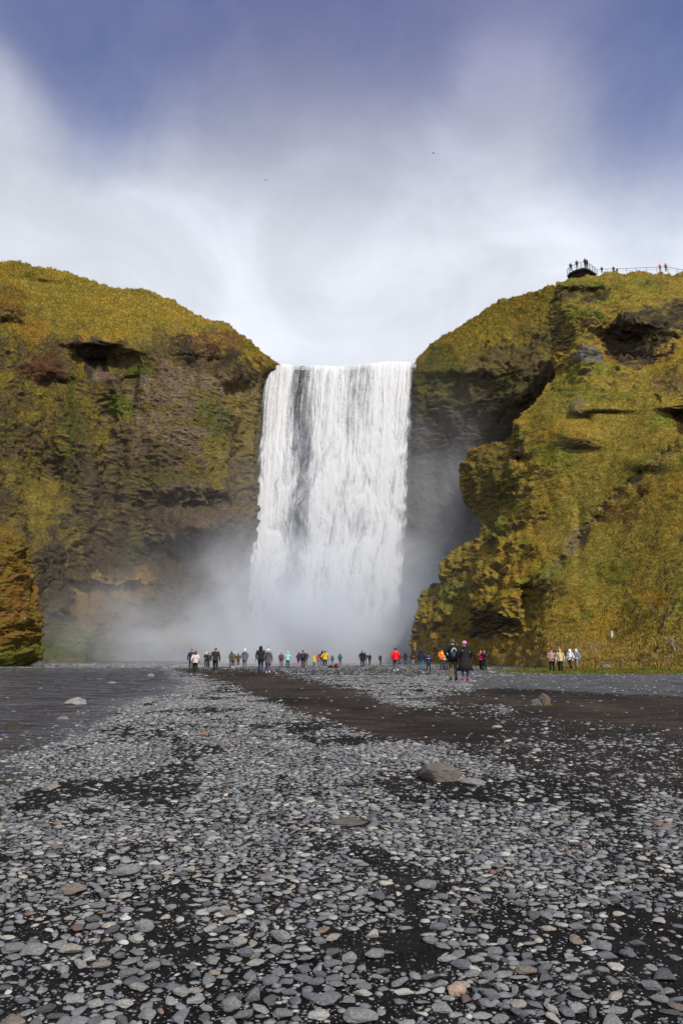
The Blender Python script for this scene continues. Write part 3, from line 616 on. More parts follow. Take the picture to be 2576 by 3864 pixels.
# ---------------------------------------------------------------- stones
def ico(sub):
    bm=bmesh.new(); bmesh.ops.create_icosphere(bm,subdivisions=sub,radius=1); bm.verts.ensure_lookup_table()
    v=np.array([tuple(x.co) for x in bm.verts]); f=np.array([[l.index for l in fc.verts] for fc in bm.faces]); bm.free(); return v,f
def stone_shape(v,seed,angular):
    r=np.random.default_rng(seed); o=r.uniform(-50,50,3)
    d=1+.36*perlin(v[:,0]*1.1+o[0],v[:,1]*1.1+o[1],v[:,2]*1.1+o[2])+.08*perlin(v[:,0]*2.7+o[1],v[:,1]*2.7,v[:,2]*2.7)
    p=v*d[:,None]
    for k in range(9 if angular else 5):
        n=r.normal(size=3); n[2]*=.6; n/=np.linalg.norm(n); h=r.uniform(.42,.74) if angular else r.uniform(.66,.88)
        s=p@n; p=p-np.where(s>h,(s-h)*(.96 if angular else .8),0)[:,None]*n
    p/=np.abs(p).max(0); return p
T_LO=[stone_shape(ico(1)[0],100+i,i%3!=1) for i in range(10)]; F_LO=ico(1)[1]
T_MD=[stone_shape(ico(3)[0],200+i,i%3!=1) for i in range(16)]; F_MD=ico(3)[1]
T_M2=[stone_shape(ico(2)[0],200+i,i%3!=1) for i in range(16)]; F_M2=ico(2)[1]
T_HI=[stone_shape(ico(4)[0],200+i,i%3!=1) for i in range(16)]; F_HI=ico(4)[1]
for T in T_HI:
    T*= (1+.022*fbm(T[:,0]*5,T[:,1]*5,T[:,2]*5,3))[:,None]
T_XS=[stone_shape(ico(1)[0],300+i,False)[:] for i in range(4)]
v0=np.array([(1,0,0),(.3,.95,0),(-.8,.6,0),(-.8,-.6,0),(.3,-.95,0)],float)
XSV=np.concatenate([v0*[1,1,1]-[0,0,.2],v0*[.62,.62,1]+[.05,0,.75],[[0,0,1.0]]]); XSF=np.array([[i,(i+1)%5,5+(i+1)%5] for i in range(5)]+[[i,5+(i+1)%5,5+i] for i in range(5)]+[[5+i,5+(i+1)%5,10] for i in range(5)])
PAL=np.array([[.165,.17,.18],[.21,.212,.215],[.26,.26,.255],[.12,.127,.142],[.085,.088,.095],[.30,.275,.235],[.20,.17,.14],[.17,.11,.09],[.37,.36,.335]])
PAL=PAL*np.array([.93,.94,.93])
PW=np.array([.28,.24,.16,.12,.06,.035,.03,.012,.065])
def stone_mat(name,from_obj):
    m,nt,out=new_mat(name); tc=N(nt,'ShaderNodeTexCoord'); v=tc.outputs['Object']
    if from_obj: c=N(nt,'ShaderNodeObjectInfo').outputs['Color']; sc1,sc2=3.,11.
    else: c=N(nt,'ShaderNodeAttribute',attribute_name='Col').outputs['Color']; sc1,sc2=28.,150.
    a=noise(nt,sc1,5,.6,v); b=noise(nt,sc2,3,.6,v)
    f=mathn(nt,'ADD',mrange(nt,a.outputs[0],.3,.7,.72,1.22),mrange(nt,b.outputs[0],.35,.7,-.16,.16))
    s=N(nt,'ShaderNodeVectorMath',{0:c,'Scale':f},operation='SCALE')
    h=mathn(nt,'ADD',a.outputs[0],mathn(nt,'MULTIPLY',b.outputs[0],.35))
    bm=N(nt,'ShaderNodeBump',{'Strength':.45,'Distance':.25 if from_obj else .012,'Height':h})
    p=N(nt,'ShaderNodeBsdfPrincipled',{'Base Color':s.outputs[0],'Roughness':.72,'Specular IOR Level':.35,'Normal':bm.outputs[0]}); nt.links.new(p.outputs[0],out.inputs[0]); return m
SM_I=stone_mat('stone',True); SM_S=stone_mat('pebble_stone',False)
BLOCKS=[]
def block(x,y,r): BLOCKS.append((x,y,r))
cobble_me=[mesh_from('cobble',t,F_HI) for t in T_HI]
for me_ in cobble_me: me_.materials.append(SM_I)
def cobble(x,y,rx,ry,rz,yaw,tilt,c,k,label,cat='stone',group=None,sink=.35,name='cobble',z=None):
    o=obj(name,cobble_me[k]); zz=float(gz(x,y)) if z is None else z
    o.location=(x,y,zz+rz*(1-sink)*.9); o.scale=(rx,ry,rz); o.rotation_euler=(tilt*math.cos(yaw),tilt*math.sin(yaw),yaw)
    o.color=(c[0],c[1],c[2],1); o['label']=label; o['category']=cat
    if group: o['group']=group
    return o
def px_stone(px,py,w,h,zoff=0.0):
    """photo-width w, height h (1568 scale), centre px,py -> ground spot and radii"""
    p=onz(px,py+h*.42,zoff); f=p[1]*CP+(zoff-CAMZ)*SP; ww=w*K/F*f; return p,ww/2,h*K/F*f
COLN=[('bluish mid grey',0),('mid grey',1),('light grey',2),('slate grey',3),('dark charcoal',4),('cream',5),('brown',6),('reddish brown',7),('whitish',8)]
def stone_label(ci,k):
    return '%s %s cobble half sunk in the black sand'%(COLN[ci][0],'angular' if k%3!=1 else 'rounded')
GRP='cobbles scattered over the black sand'
# boulders one can point at
BL=[ # px,py,w,h,colour,template,label,squash,name
(1003,1770,108,50,(.14,.12,.105),0,'large cracked brown-grey boulder lying alone among the cobbles',.95,'boulder'),
(1085,1788,62,24,(.22,.21,.195),7,'flat light grey stone touching the large cracked boulder',.7,'boulder'),
(1057,1783,26,20,(.26,.215,.20),4,'pinkish stone squeezed against the large cracked boulder',.8,'boulder'),
(112,1807,82,50,(.225,.195,.17),3,'big tan-grey boulder at the edge of the shallow river water',.9,'boulder'),
(84,1815,40,26,(.2,.18,.15),8,'low tan stone leaning against the big boulder at the river edge',.8,'boulder'),
(212,1888,60,26,(.075,.05,.025),5,'rusty brown mossy stone sunk among the cobbles',.8,'boulder'),
(805,1882,92,34,(.10,.095,.08),9,'dark flat boulder nearly buried in the gravel',.5,'boulder'),
(22,1663,62,30,(.035,.028,.014),2,'dark mossy rock standing in the shallow river water',.9,'boulder'),
(168,1608,54,26,(.27,.26,.245),6,'pale rough rock sticking out of the river',.95,'boulder'),
(141,1645,30,16,(.2,.15,.135),10,'pinkish rock sticking out of the shallow river water',.9,'boulder'),
(369,1643,26,14,(.2,.105,.075),11,'small rust-red stone at the river edge',.9,'boulder'),
(463,1684,38,18,(.22,.15,.125),12,'salmon-brown flat stone among grey cobbles',.8,'boulder'),
(255,1566,22,10,(.21,.215,.225),13,'light grey flat rock in the river below the far bank',.8,'boulder'),
(228,1558,20,9,(.12,.105,.09),14,'dark brown rock in the river beside the light grey flat rock',.8,'boulder'),
(346,1550,16,11,(.23,.215,.195),15,'pale upright rock in the river close to the sand bar',1.0,'boulder'),
(285,1740,22,12,(.13,.14,.155),1,'blue-grey stone by the water among pale cobbles',.8,'boulder'),
(965,1546,22,6,(.07,.05,.035),3,'dark flat slab on the gravel behind the man in red',.7,'boulder'),
(995,1551,22,9,(.24,.155,.115),4,'rust-pink rock on the gravel left of the camouflage trousers',.8,'boulder'),
(1126,1542,24,8,(.23,.20,.165),5,'tan rock on the gravel beyond the couple',.8,'boulder'),
(848,1536,18,7,(.10,.06,.025),6,'reddish brown mossy rock on the gravel behind the crowd',.9,'boulder'),
(861,1531,14,5,(.085,.06,.025),7,'small brown mossy rock beside the larger mossy one',.9,'boulder'),
(705,1533,12,7,(.17,.15,.125),8,'tan rock by the feet of the couple with the blue backpack',1.,'boulder'),
(1086,1524,7,6,(.26,.26,.25),9,'small pale grey rock at the foot of the grassy slope',1.,'boulder'),
(1142,1669,24,9,(.32,.315,.30),10,'white-grey stone on the brown sand right of centre',.9,'boulder'),
(1232,1720,20,11,(.30,.295,.28),11,'pale round stone on the dark sand below the two-toned rock',1.,'boulder'),
(1175,1762,24,12,(.34,.33,.305),12,'white oval stone right of the large cracked boulder',.9,'boulder')]
for px,py,w_,h_,c,k,lab,sq,nm in BL:
    river=px<420; z0=-.1 if river else 0
    p,rx,hh=px_stone(px,py,w_,h_,z0)
    sink=.3; g=float(gz(p[0],p[1]))
    rz=max(hh*.50,rx*.34)*sq; rx*=1.06
    y_=p[1]+rx*.35
    o=cobble(p[0],y_,rx,rx*.75,rz,0.,.05,c,k,lab,'boulder' if w_>20 else 'rock',None,sink,nm,z=(z0-.03 if river else g)-.01)
    block(p[0],y_,rx*.85)
# two-toned boulder with green moss at its foot
p,rx,hh=px_stone(1248,1608,52,30)
bt=empty('boulder',(p[0],p[1]+.15,float(gz(p[0],p[1]))),label='two-toned boulder with bright green moss at its foot on dark sand',category='boulder')
for (dx,dz,sx,sz,c,k,nm,lab) in((.05,.16,.27,.30,(.16,.125,.09),0,'rock_half','brown right half'),(-.2,.08,.26,.2,(.13,.135,.135),3,'rock_half','grey left half')):
    s_=rx/.45; o=obj(nm,cobble_me[k],None,bt,label=lab); o.location=(dx*s_,0,dz*s_); o.scale=(sx*s_,.26*s_,sz*s_); o.color=(c[0],c[1],c[2],1); o.rotation_euler=(.1,.2,.3)
MOSSM=plain('moss',(.09,.13,.01),.95,60,.5,0,.8)
for i,(dx,dy) in enumerate([(-.36,-.12),(.22,-.2)]):
    T=T_HI[i+2]*(1+.18*fbm(T_HI[i+2][:,0]*8,T_HI[i+2][:,1]*8,T_HI[i+2][:,2]*8,3))[:,None]
    o=obj('moss',mesh_from('moss',T,F_HI),MOSSM,bt); s_=rx/.45; o.location=(dx*s_,dy*s_,.01); o.scale=(.15*s_,.1*s_,.055*s_)
block(p[0],p[1]+.15,.4)
Z5=[(660,455,95,75,1),(620,515,85,50,8),(1095,520,85,55,2),(1290,495,95,70,1),(1165,765,85,75,0),(1060,805,105,80,1),(1050,905,110,60,2),(680,850,90,55,1),(855,130,50,35,8),(570,190,70,45,2),(580,230,130,50,1),(330,310,130,40,6),(160,555,130,50,1),(70,545,110,60,0),(330,560,100,40,5),(1530,505,80,50,5),(1510,795,130,80,0),(840,745,90,50,2),(60,890,140,50,6),(440,800,90,40,2),(870,230,75,35,5),(355,470,80,40,7)]
Z6=[(40,595,80,60,2),(155,575,110,50,1),(145,490,75,48,8),(165,330,80,60,3),(390,275,120,60,1),(675,775,100,50,0),(90,885,170,70,1),(730,900,90,60,1),(1085,845,90,55,2),(845,655,100,45,6),(1195,550,110,45,0),(1310,590,80,50,3),(1490,695,130,65,4),(1425,745,100,50,0),(850,595,55,45,3),(1080,425,50,35,8),(1250,915,130,45,1),(660,685,90,40,0),(545,630,110,40,3)]
nind=0
for ox,L in((0,Z5),(784,Z6)):
    for (zx,zy,w_,h_,ci) in L:
        p,rx,hh=px_stone(ox+zx*.5,1887+zy*.5,w_*.5,h_*.5); k=random.randrange(16)
        c=PAL[ci]*random.uniform(.9,1.1)
        cobble(p[0],p[1],rx,rx*random.uniform(.62,.85),max(rx*.36,hh*.40),random.uniform(-.4,.4),random.uniform(-.1,.1),c,k,stone_label(ci,k),'stone',GRP); block(p[0],p[1],rx*.8); nind+=1
p,rx,hh=px_stone(1051,2265,48,34); cobble(p[0],p[1],rx,rx*.8,rx*.62,.2,.05,(.40,.30,.225),4,'peach coloured rounded stone with a hollowed underside','stone'); block(p[0],p[1],rx*.8)
log('named stones')
FARR=[(1080,1552),(1250,1545),(1900,1540),(1900,1612),(1568,1600),(1200,1588),(1080,1590)]
def dens(x,y):
    z=np.zeros_like(x); d=np.full(x.shape,.55)+.4*sstep(-.3,.2,fbm(x*3.,y*2.,51.,2))*sstep(14,5,y)+.42*sstep(5,14,y)
    nb=fbm(x*.9,y*.6,31.,3); d=np.where(nb>.25,.13,d); nb2=fbm(x*2.2,y*1.6,41.,2); d=np.where(nb2>.45,d*.4,d)
    a,b=proj(np.stack([x,y,z],-1)); a=a+fbm(x*.5,y*.3,8.,4)*16+rng.normal(0,10,x.shape); b=b+fbm(x*.5,y*.3,9.,4)*7+rng.normal(0,4.5,x.shape)
    d=np.where(pip(a,b,BSP),.06+.14*sstep(.1,.5,nb2)+.06*sstep(1740,1830,b),d); fr=pip(a,b,FARR); d=np.where(fr,.03,d); d=np.where((y>30)&~fr,d*.6,d); d=np.where(pip(a,b,BANDA),.005,d); d=np.where(pip(a,b,BANDB),.004,d)
    s=shore(x,y); d=np.where(s<-.1,d*(np.clip(1+s/(.06*y+.7),0.0,1)**2*.6+.008+.03*(y<45)),d); d=np.where(y>yfar(x)-1,0,d)
    return d
RINGS=[(1.6,4.5,125000,.0035,.037,2.3),(4.5,9,190000,.0055,.046,2.3),(9,20,200000,.010,.06,2.2),(20,42,130000,.022,.085,2.1),(42,112,60000,.05,.14,2.0)]
S=[]
for Y0,Y1,n,r0,r1,k in RINGS:
    y=np.sqrt(rng.uniform(Y0**2,Y1**2,n)); x=rng.uniform(-1,1,n)*(y*.64+1.8); r=r0*(r1/r0)**(rng.uniform(0,1,n)**k)
    ok=rng.uniform(0,1,n)<dens(x,y); ok&=~(pip(*proj(np.stack([x,y,0*x],-1)),[(1080,1500),(3000,1500),(3000,1548),(1568,1548),(1250,1540),(1080,1530)]))
    for bx,by,brr in BLOCKS: ok&=((x-bx)**2+(y-by)**2>(brr+r*.5)**2)
    x,y,r=x[ok],y[ok],r[ok]; o_=np.argsort(-r); x,y,r=x[o_].tolist(),y[o_].tolist(),r[o_].tolist()
    cells={}; cs=r1*2*.78
    for X_,Y_,R_ in zip(x,y,r):
        cx,cy=int(X_//cs),int(Y_//cs); good=True
        for key in((cx,cy),(cx-1,cy),(cx+1,cy),(cx,cy-1),(cx,cy+1),(cx-1,cy-1),(cx+1,cy+1),(cx-1,cy+1),(cx+1,cy-1)):
            for(a,b,q) in cells.get(key,()):
                if (a-X_)**2+(b-Y_)**2<(.66*(q+R_))**2: good=False; break
            if not good: break
        if good: cells.setdefault((cx,cy),[]).append((X_,Y_,R_)); S.append((X_,Y_,R_))
S=np.array(S); log('stones',len(S))
n=len(S); ci=rng.choice(len(PAL),n,p=PW/PW.sum()); SC=PAL[ci]*rng.uniform(.8,1.18,(n,1))
flat=rng.uniform(.14,.38,n); asp=rng.uniform(.45,.85,n); yaw=rng.normal(0,.55,n)+(rng.uniform(0,1,n)<.15)*1.5; tilt=rng.normal(0,.16,n)
inview=np.abs(S[:,0])<S[:,1]*.5; inview&=S[:,1]>2.2
score=np.where(inview,S[:,2]*np.sqrt(flat)/S[:,1],0); big=np.argsort(-score)[:300-nind-1-len(BL)]
isbig=np.zeros(n,bool); isbig[big]=True; SZ=gz(S[:,0],S[:,1]); wet=(shore(S[:,0],S[:,1])<0)&(rng.uniform(0,1,n)<.4); SZ=np.where(wet,np.maximum(SZ,-.1-S[:,2]*flat*rng.uniform(-.2,.9,n)),SZ)
for i in big:
    k=int(rng.integers(16)); r=S[i,2]
    cobble(S[i,0],S[i,1],r,r*asp[i],r*flat[i],yaw[i],tilt[i],SC[i],k,stone_label(ci[i],k),'stone',GRP,z=float(SZ[i]))
def stamp(idx,T,Fc,rigid=None):
    V=[];C_=[];FF=[];off=0
    tid=rng.integers(0,len(T),len(idx))
    for t in range(len(T)):
        ii=idx[tid==t]
        if not len(ii): continue
        r=S[ii,2]; v=T[t][None]*np.stack([r,r*asp[ii],r*flat[ii]],-1)[:,None,:]
        ct,st=np.cos(tilt[ii])[:,None],np.sin(tilt[ii])[:,None]; v=np.stack([v[...,0],v[...,1]*ct-v[...,2]*st,v[...,1]*st+v[...,2]*ct],-1)
        cy,sy_=np.cos(yaw[ii])[:,None],np.sin(yaw[ii])[:,None]; v=np.stack([v[...,0]*cy-v[...,1]*sy_,v[...,0]*sy_+v[...,1]*cy,v[...,2]],-1)
        v+=np.stack([S[ii,0],S[ii,1],SZ[ii]+r*flat[ii]*.35],-1)[:,None,:]
        m_=T[t].shape[0]; V.append(v.reshape(-1,3)); C_.append(np.repeat(SC[ii],m_,0)); FF.append((Fc[None]+off+(np.arange(len(ii))*m_)[:,None,None]).reshape(-1,3)); off+=len(ii)*m_
    return np.concatenate(V),np.concatenate(C_),np.concatenate(FF)
parts=[]
rest=~isbig; vis=S[:,2]/S[:,1]
A=np.where(rest&(vis>.0075))[0]; B=np.where(rest&(vis<=.0075)&(vis>.0028))[0]; Cc=np.where(rest&(vis<=.0028))[0]
V=[];CC=[];FF=[];off=0
for idx,T,Fc in((A,T_M2,F_M2),(B,T_LO,F_LO),(Cc,[XSV],XSF)):
    if len(idx)==0: continue
    a,b,c=stamp(idx,T,Fc); V.append(a);CC.append(b);FF.append(c+off); off+=len(a)
obj('pebbles',mesh_from('pebbles',np.concatenate(V),np.concatenate(FF),np.concatenate(CC)),SM_S,kind='stuff',label='grey river pebbles covering the black sand')
log('pebbles',len(A),len(B),len(Cc),off)
# ---------------------------------------------------------------- people
SKIN=cloth((.52,.31,.22),.6)
pending=[]
def skin_obj(name,verts,edges,mat,parent,levels=1):
    """verts: list of (x,y,z,r) or (x,y,z,rx,ry); the first is the root"""
    me=bpy.data.meshes.new(name); me.from_pydata([v[:3] for v in verts],edges,[]); me.update()
    o=bpy.data.objects.new(name,me); col.objects.link(o); o.parent=parent; me.materials.append(mat)
    o.modifiers.new('skin','SKIN'); s=o.modifiers.new('sub','SUBSURF'); s.levels=s.render_levels=levels
    if not me.skin_vertices: 
        bpy.context.view_layer.objects.active=o; bpy.ops.mesh.customdata_skin_add()
    for i,sv in enumerate(me.skin_vertices[0].data):
        r=verts[i][3]; sv.radius=(r,verts[i][4] if len(verts[i])>4 else r); sv.use_root=(i==0)
    pending.append(o); return o
def flush():
    dg=bpy.context.evaluated_depsgraph_get(); done=[]
    for o in pending:
        e=o.evaluated_get(dg); me=bpy.data.meshes.new_from_object(e); done.append((o,me))
    for o,me in done:
        o.modifiers.clear(); old=o.data; me.name=o.name.split('.')[0]; o.data=me; bpy.data.meshes.remove(old)
        for p in me.polygons: p.use_smooth=True
    pending.clear()
def solveY(xs,yt,yf,H):
    lo,hi=8.,170.
    for _ in range(40):
        Y=(lo+hi)/2; a=proj(np.array([0,Y,0.])); b=proj(np.array([0,Y,H])); h=(a[1]-b[1])*K
        if h>(yf-yt): lo=Y
        else: hi=Y
    return Y
def person(xs,yt,yf,H,yaw,label,top,legs,shoes,pose='stand',hem=.50,head='hair',headc=(.05,.03,.02),hood=None,step=0.0,toppat=None,legpat=None,fat=1.0,loc=None,extra=None,group=None,hairlen=0,cup=None,elder=None,pom=None,skirt=0.0):
    if loc is None:
        Y=solveY(xs,yt,yf,H); px,py=xs/K,yf/K; p=at(px,py,Y); x=p[0]; z=float(gz(x,Y))
        zt=p[2]
        z=z if abs(zt-z)<.02 else z*.35+zt*.65 if zt<z else z
    else: x,Y,z=loc
    s=H/1.75; 
    root=empty('person',(x,Y,z),yaw,label=label,category='person')
    if group: root['group']=group
    T=lambda v: (v[0]*s*(fat if abs(v[0])<.5 else 1),v[1]*s,v[2]*s)
    st=step
    # joints; forward is +Y
    hip=[(-.095,0,.93),(.095,0,.93)]; knee=[(-.11,.06+st*.28,.50),(.11,.04-st*.10,.50)]; ank=[(-.12,st*.34-.01,.09+.0*st),(.12,-st*.42-.01,.09+.10*st)]
    sh=[(-.19,0,1.43),(.19,0,1.43)]
    A={'stand':[(-.27,-.02,1.16),(-.27,.06,.90)],'pockets':[(-.31,-.05,1.17),(-.21,.10,.99)],'front':[(-.27,.02,1.15),(-.09,.24,1.10)],'camera':[(-.27,.16,1.22),(-.07,.26,1.52)],'hips':[(-.40,-.06,1.20),(-.20,-.02,1.02)],
       'walk':[(-.27,-.08-st*.1,1.16),(-.28,.02-st*.15,.92)],'phone':[(-.26,.10,1.18),(-.10,.30,1.36)]}[pose]
    el=[A[0],(-A[0][0],A[0][1]+(.16*st if pose=='walk' else 0),A[0][2])]; wr=[A[1],(-A[1][0],A[1][1]+(.30*st if pose=='walk' else 0),A[1][2])]
    V=[];E=[]
    def add(v,r,par=None):
        V.append((*T(v),r*s)); 
        if par is not None: E.append((par,len(V)-1))
        return len(V)-1
    pel=add((0,0,.95),.12); sp=add((0,0,1.12),.11,pel); ch=add((0,0,1.32),.125,sp); nk=add((0,.0,1.47),.055,ch); jw=add((0,.025,1.565),.07,nk); hd=add((0,.015,1.655),.088,jw); add((0,.0,1.71),.065,hd)
    add((0,.125,1.60),.014,jw)  # nose
    for i in(0,1):
        a=add(hip[i],.085,pel); b=add(knee[i],.058,a); c=add(ank[i],.042,b); add((ank[i][0],ank[i][1]+.13,ank[i][2]-.05),.035,c)
        a=add(sh[i],.06,ch); b=add(el[i],.042,a); c=add(wr[i],.028,b)
        d=Vector(wr[i])-Vector(el[i]); d.normalize(); side=Vector((1,0,0)) if i==0 else Vector((-1,0,0)); side=(side-d*side.dot(d)).normalized(); nrm=d.cross(side)
        pw=Vector(wr[i])+d*.075; pm=add(tuple(pw),.033,c)
        curl=nrm*(.02 if i==0 else -.02)
        for q,(off,ln) in enumerate(((-.03,.07),(-.01,.08),(.011,.075),(.031,.058))):
            f1=pw+side*off+d*.045; k1=add(tuple(f1),.0095,pm); f2=f1+d*ln*.5+curl*.5; k2=add(tuple(f2),.009,k1); add(tuple(f2+d*ln*.35+curl),.008,k2)
        th=pw-d*.03+side*(-.04); k1=add(tuple(th),.011,pm); add(tuple(th+d*.045-side*.012+curl),.009,k1)
    skin_obj('body',V,E,SKIN,root)
    # jacket
    tm=cloth(top,.8,toppat[0] if toppat else None,toppat[1] if toppat else None); m=MB()
    hz=hem*1.75*1.0; f=fat
    bw=.185*f; lst=[]
    def ringz(z,rx,ry,y=0): lst.append((0,y*s,z*s,rx*s,ry*s))
    if hz<.90: ringz(hz,(.225+skirt)*f,(.17+skirt*.7)*f); ringz((hz+.95)/2,(.205+skirt*.45)*f,(.16+skirt*.35)*f)
    else: ringz(hz,.20*f,.145*f)
    ringz(1.0,.192*f,.145*f); ringz(1.13,.178*f,.135*f); ringz(1.28,.195*f,.145*f,-.005); ringz(1.40,.205*f,.13*f,-.01); ringz(1.455,.165*f,.10*f,-.01); ringz(1.495,.085,.08); ringz(1.53,.07,.07)
    m.stack(lst,16)
    for i in(0,1):
        a=Vector(sh[i])*s; a.x*=f; b=Vector(el[i])*s; c=Vector(wr[i])*s; c=b+(c-b)*.96; b.x*=(1+f)/2
        a2=Vector((a.x*.72,a.y,a.z+.0*s))
        m.tube([a2,a,(a+b)/2,b,(b+c)/2,c],[.085*s,.083*s*f,.072*s*f,.064*s*f,.056*s,.048*s],10)
    m.build('jacket',tm,root)
    # trousers
    lm=cloth(legs,.85,legpat); m=MB()
    m.stack([(0,0,.83*s,.16*s*f,.115*s*f),(0,0,.92*s,.178*s*f,.13*s*f),(0,0,1.02*s,.17*s*f,.125*s*f)],14)
    for i in(0,1):
        h,k,a=[Vector(q)*s for q in(hip[i],knee[i],ank[i])]; m.tube([h+Vector((0,0,.04*s)),h*.6+k*.4,k,(k+a)/2,a+Vector((0,0,.0))],[.10*s*f,.092*s*f,.070*s,.066*s,.06*s],10)
    m.build('trousers',lm,root)
    sm=cloth(shoes,.6)
    for i in(0,1):
        a=Vector(ank[i])*s; m=MB(); lift=ank[i][2]-.09
        X,Yv,Z=Vector((1,0,0)),Vector((0,1,0)),Vector((0,0,1))
        z0=a.z-.09*s+.045*s
        m.rings([((a.x,a.y-.09*s,z0),.03*s,.03*s,X,Z),((a.x,a.y-.06*s,z0),.043*s,.045*s,X,Z),((a.x,a.y+.02*s,z0+.012*s),.047*s,.057*s,X,Z),((a.x,a.y+.10*s,z0),.05*s,.045*s,X,Z),((a.x,a.y+.17*s,z0-.008*s),.043*s,.036*s,X,Z),((a.x,a.y+.20*s,z0-.012*s),.022*s,.02*s,X,Z)],10)
        m.tube([a+Vector((0,0,-.03*s)),a+Vector((0,0,.07*s))],[.056*s,.06*s],10)
        m.build('shoe',sm,root)
    # head cover
    hc_=cloth(headc,.9)
    if head=='hair':
        m=MB(); m.ball((0,-.012*s,1.668*s),(.098*s,.112*s,.098*s),12,8)
        if hairlen>0: m.stack([(0,-.06*s,(1.66-hairlen)*s,.075*s,.03*s),(0,-.06*s,1.52*s,.105*s,.055*s),(0,-.04*s,1.66*s,.105*s,.085*s)],12)
        m.build('hair',hc_,root)
    elif head=='hat':
        m=MB(); m.stack([(0,-.005*s,1.635*s,.108*s,.118*s),(0,-.005*s,1.66*s,.112*s,.122*s),(0,-.005*s,1.70*s,.106*s,.116*s),(0,-.01*s,1.745*s,.088*s,.095*s),(0,-.015*s,1.775*s,.05*s,.055*s),(0,-.015*s,1.785*s,.015*s,.015*s)],14)
        if hairlen>0: pass
        h=m.build('hat',hc_,root)
        if pom: m=MB(); m.ball((0,-.01*s,1.82*s),.045*s,10,6); m.build('pompom',cloth(pom,.95),h)
        if hairlen>0: m=MB(); m.stack([(0,-.06*s,(1.66-hairlen)*s,.075*s,.03*s),(0,-.06*s,1.55*s,.10*s,.05*s),(0,-.03*s,1.65*s,.10*s,.085*s)],12); m.build('hair',cloth((.06,.035,.02),.9),root)
    elif head=='hood':
        m=MB(); m.stack([(0,-.01*s,1.47*s,.125*s,.12*s),(0,-.03*s,1.56*s,.128*s,.135*s),(0,-.025*s,1.66*s,.125*s,.14*s),(0,-.02*s,1.74*s,.10*s,.11*s),(0,-.03*s,1.79*s,.05*s,.06*s),(0,-.035*s,1.80*s,.01*s,.01*s)],14); m.build('hood',tm if hood is None else cloth(hood,.95),root)
    elif head=='cap':
        m=MB(); m.ball((0,-.01*s,1.675*s),(.104*s,.112*s,.095*s),12,8); m.box((0,.13*s,1.685*s),(.15*s,.11*s,.012*s)); m.build('cap',hc_,root)
    if hood is not None and head!='hood':
        m=MB(); m.stack([(0,-.10*s,1.36*s,.10*s,.045*s),(0,-.10*s,1.44*s,.16*s,.08*s),(0,-.06*s,1.50*s,.13*s,.11*s),(0,-.03*s,1.54*s,.10*s,.10*s)],12); m.build('hood',cloth(hood,.95),root)
    # eyes and ears
    em=cloth((.02,.015,.01),.3)
    for sx in(-1,1):
        m=MB(); m.ball((sx*.035*s,.098*s,1.645*s),.011*s,6,4); m.build('eye',em,root)
        if head in('hair','cap'): m=MB(); m.ball((sx*.09*s,.01*s,1.625*s),(.014*s,.02*s,.032*s),6,5); m.build('ear',SKIN,root)
    m=MB(); m.ball((0,.094*s,1.572*s),(.026*s,.01*s,.007*s),8,4); m.build('mouth',cloth((.30,.09,.08),.5),root)
    return root,s
def pack(root,s,rgb,label,sz=(.30,.16,.46),trim=None,yoff=-.21,z=1.20):
    o=empty('backpack',tuple(root.location),root.rotation_euler.z,label=label,category='backpack')
    m=MB(); w_,d_,h_=[v*s for v in sz]; zz=z*s; yo=yoff*s
    m.stack([(0,yo,zz-h_*.5,w_*.30,d_*.30),(0,yo-.01,zz-h_*.46,w_*.47,d_*.48),(0,yo-.01,zz-h_*.1,w_*.52,d_*.55),(0,yo,zz+h_*.3,w_*.46,d_*.45),(0,yo+.01,zz+h_*.46,w_*.32,d_*.32),(0,yo+.01,zz+h_*.5,w_*.1,d_*.1)],14); m.build('bag_body',cloth(rgb,.75),o)
    m=MB(); m.stack([(0,yo-d_*.42,zz-h_*.36,w_*.25,d_*.16),(0,yo-d_*.5,zz-h_*.2,w_*.34,d_*.25),(0,yo-d_*.48,zz+h_*.02,w_*.30,d_*.2),(0,yo-d_*.4,zz+h_*.08,w_*.1,d_*.06)],12); m.build('front_pocket',cloth(trim or tuple(c*1.3 for c in rgb),.75),o)
    for sx in(-1,1):
        m=MB(); m.tube([(sx*.11*s,yo+.03,zz+h_*.35),(sx*.125*s,0.0,1.485*s),(sx*.13*s,.125*s,1.40*s),(sx*.135*s,.15*s,1.22*s),(sx*.17*s,0,1.05*s),(sx*.12*s,yo,zz-h_*.35)],.018*s,6); m.build('strap',cloth((.03,.03,.035),.7),o)
    m=MB(); m.tube([(-.03*s,yo,zz+h_*.49),(0,yo-.01,zz+h_*.56),(.03*s,yo,zz+h_*.49)],.009*s,6); m.build('carry_loop',cloth((.03,.03,.035),.7),o)
    return o
z1=lambda x,y:(650+x/3.136,2400+y/3.136)
z2=lambda x,y:(1050+x/3.92,2400+y/3.92)
z3=lambda x,y:(1400+x/3.136,2380+y/3.136)
z4=lambda x,y:(1980+x/2.631,2350+y/2.631)
def pp(zf,x,t,b,*a,**k):
    xs,yt=zf(x,t); _,yb=zf(x,b); return person(xs,yt,yb,*a,**k)
BLK=(.012,.012,.014); NAVY=(.012,.02,.055); CH=(.03,.03,.035); JEAN=(.045,.10,.20); GREY=(.11,.11,.13)
W='walk'
pp(z1,222,135,400,1.78,.1,'man with ginger hair and navy jacket just behind the woman in white floral jacket',NAVY,(.06,.035,.03),BLK,pose=W,step=.4,head='hat',headc=(.42,.12,.04))
pp(z1,268,180,460,1.62,0,'woman with shoulder length brown hair in a white floral jacket and black trousers',(.75,.68,.66),BLK,(.10,.03,.02),pose=W,step=.5,head='hair',headc=(.10,.045,.025),hairlen=.2,toppat=('floral',(.25,.16,.16)))
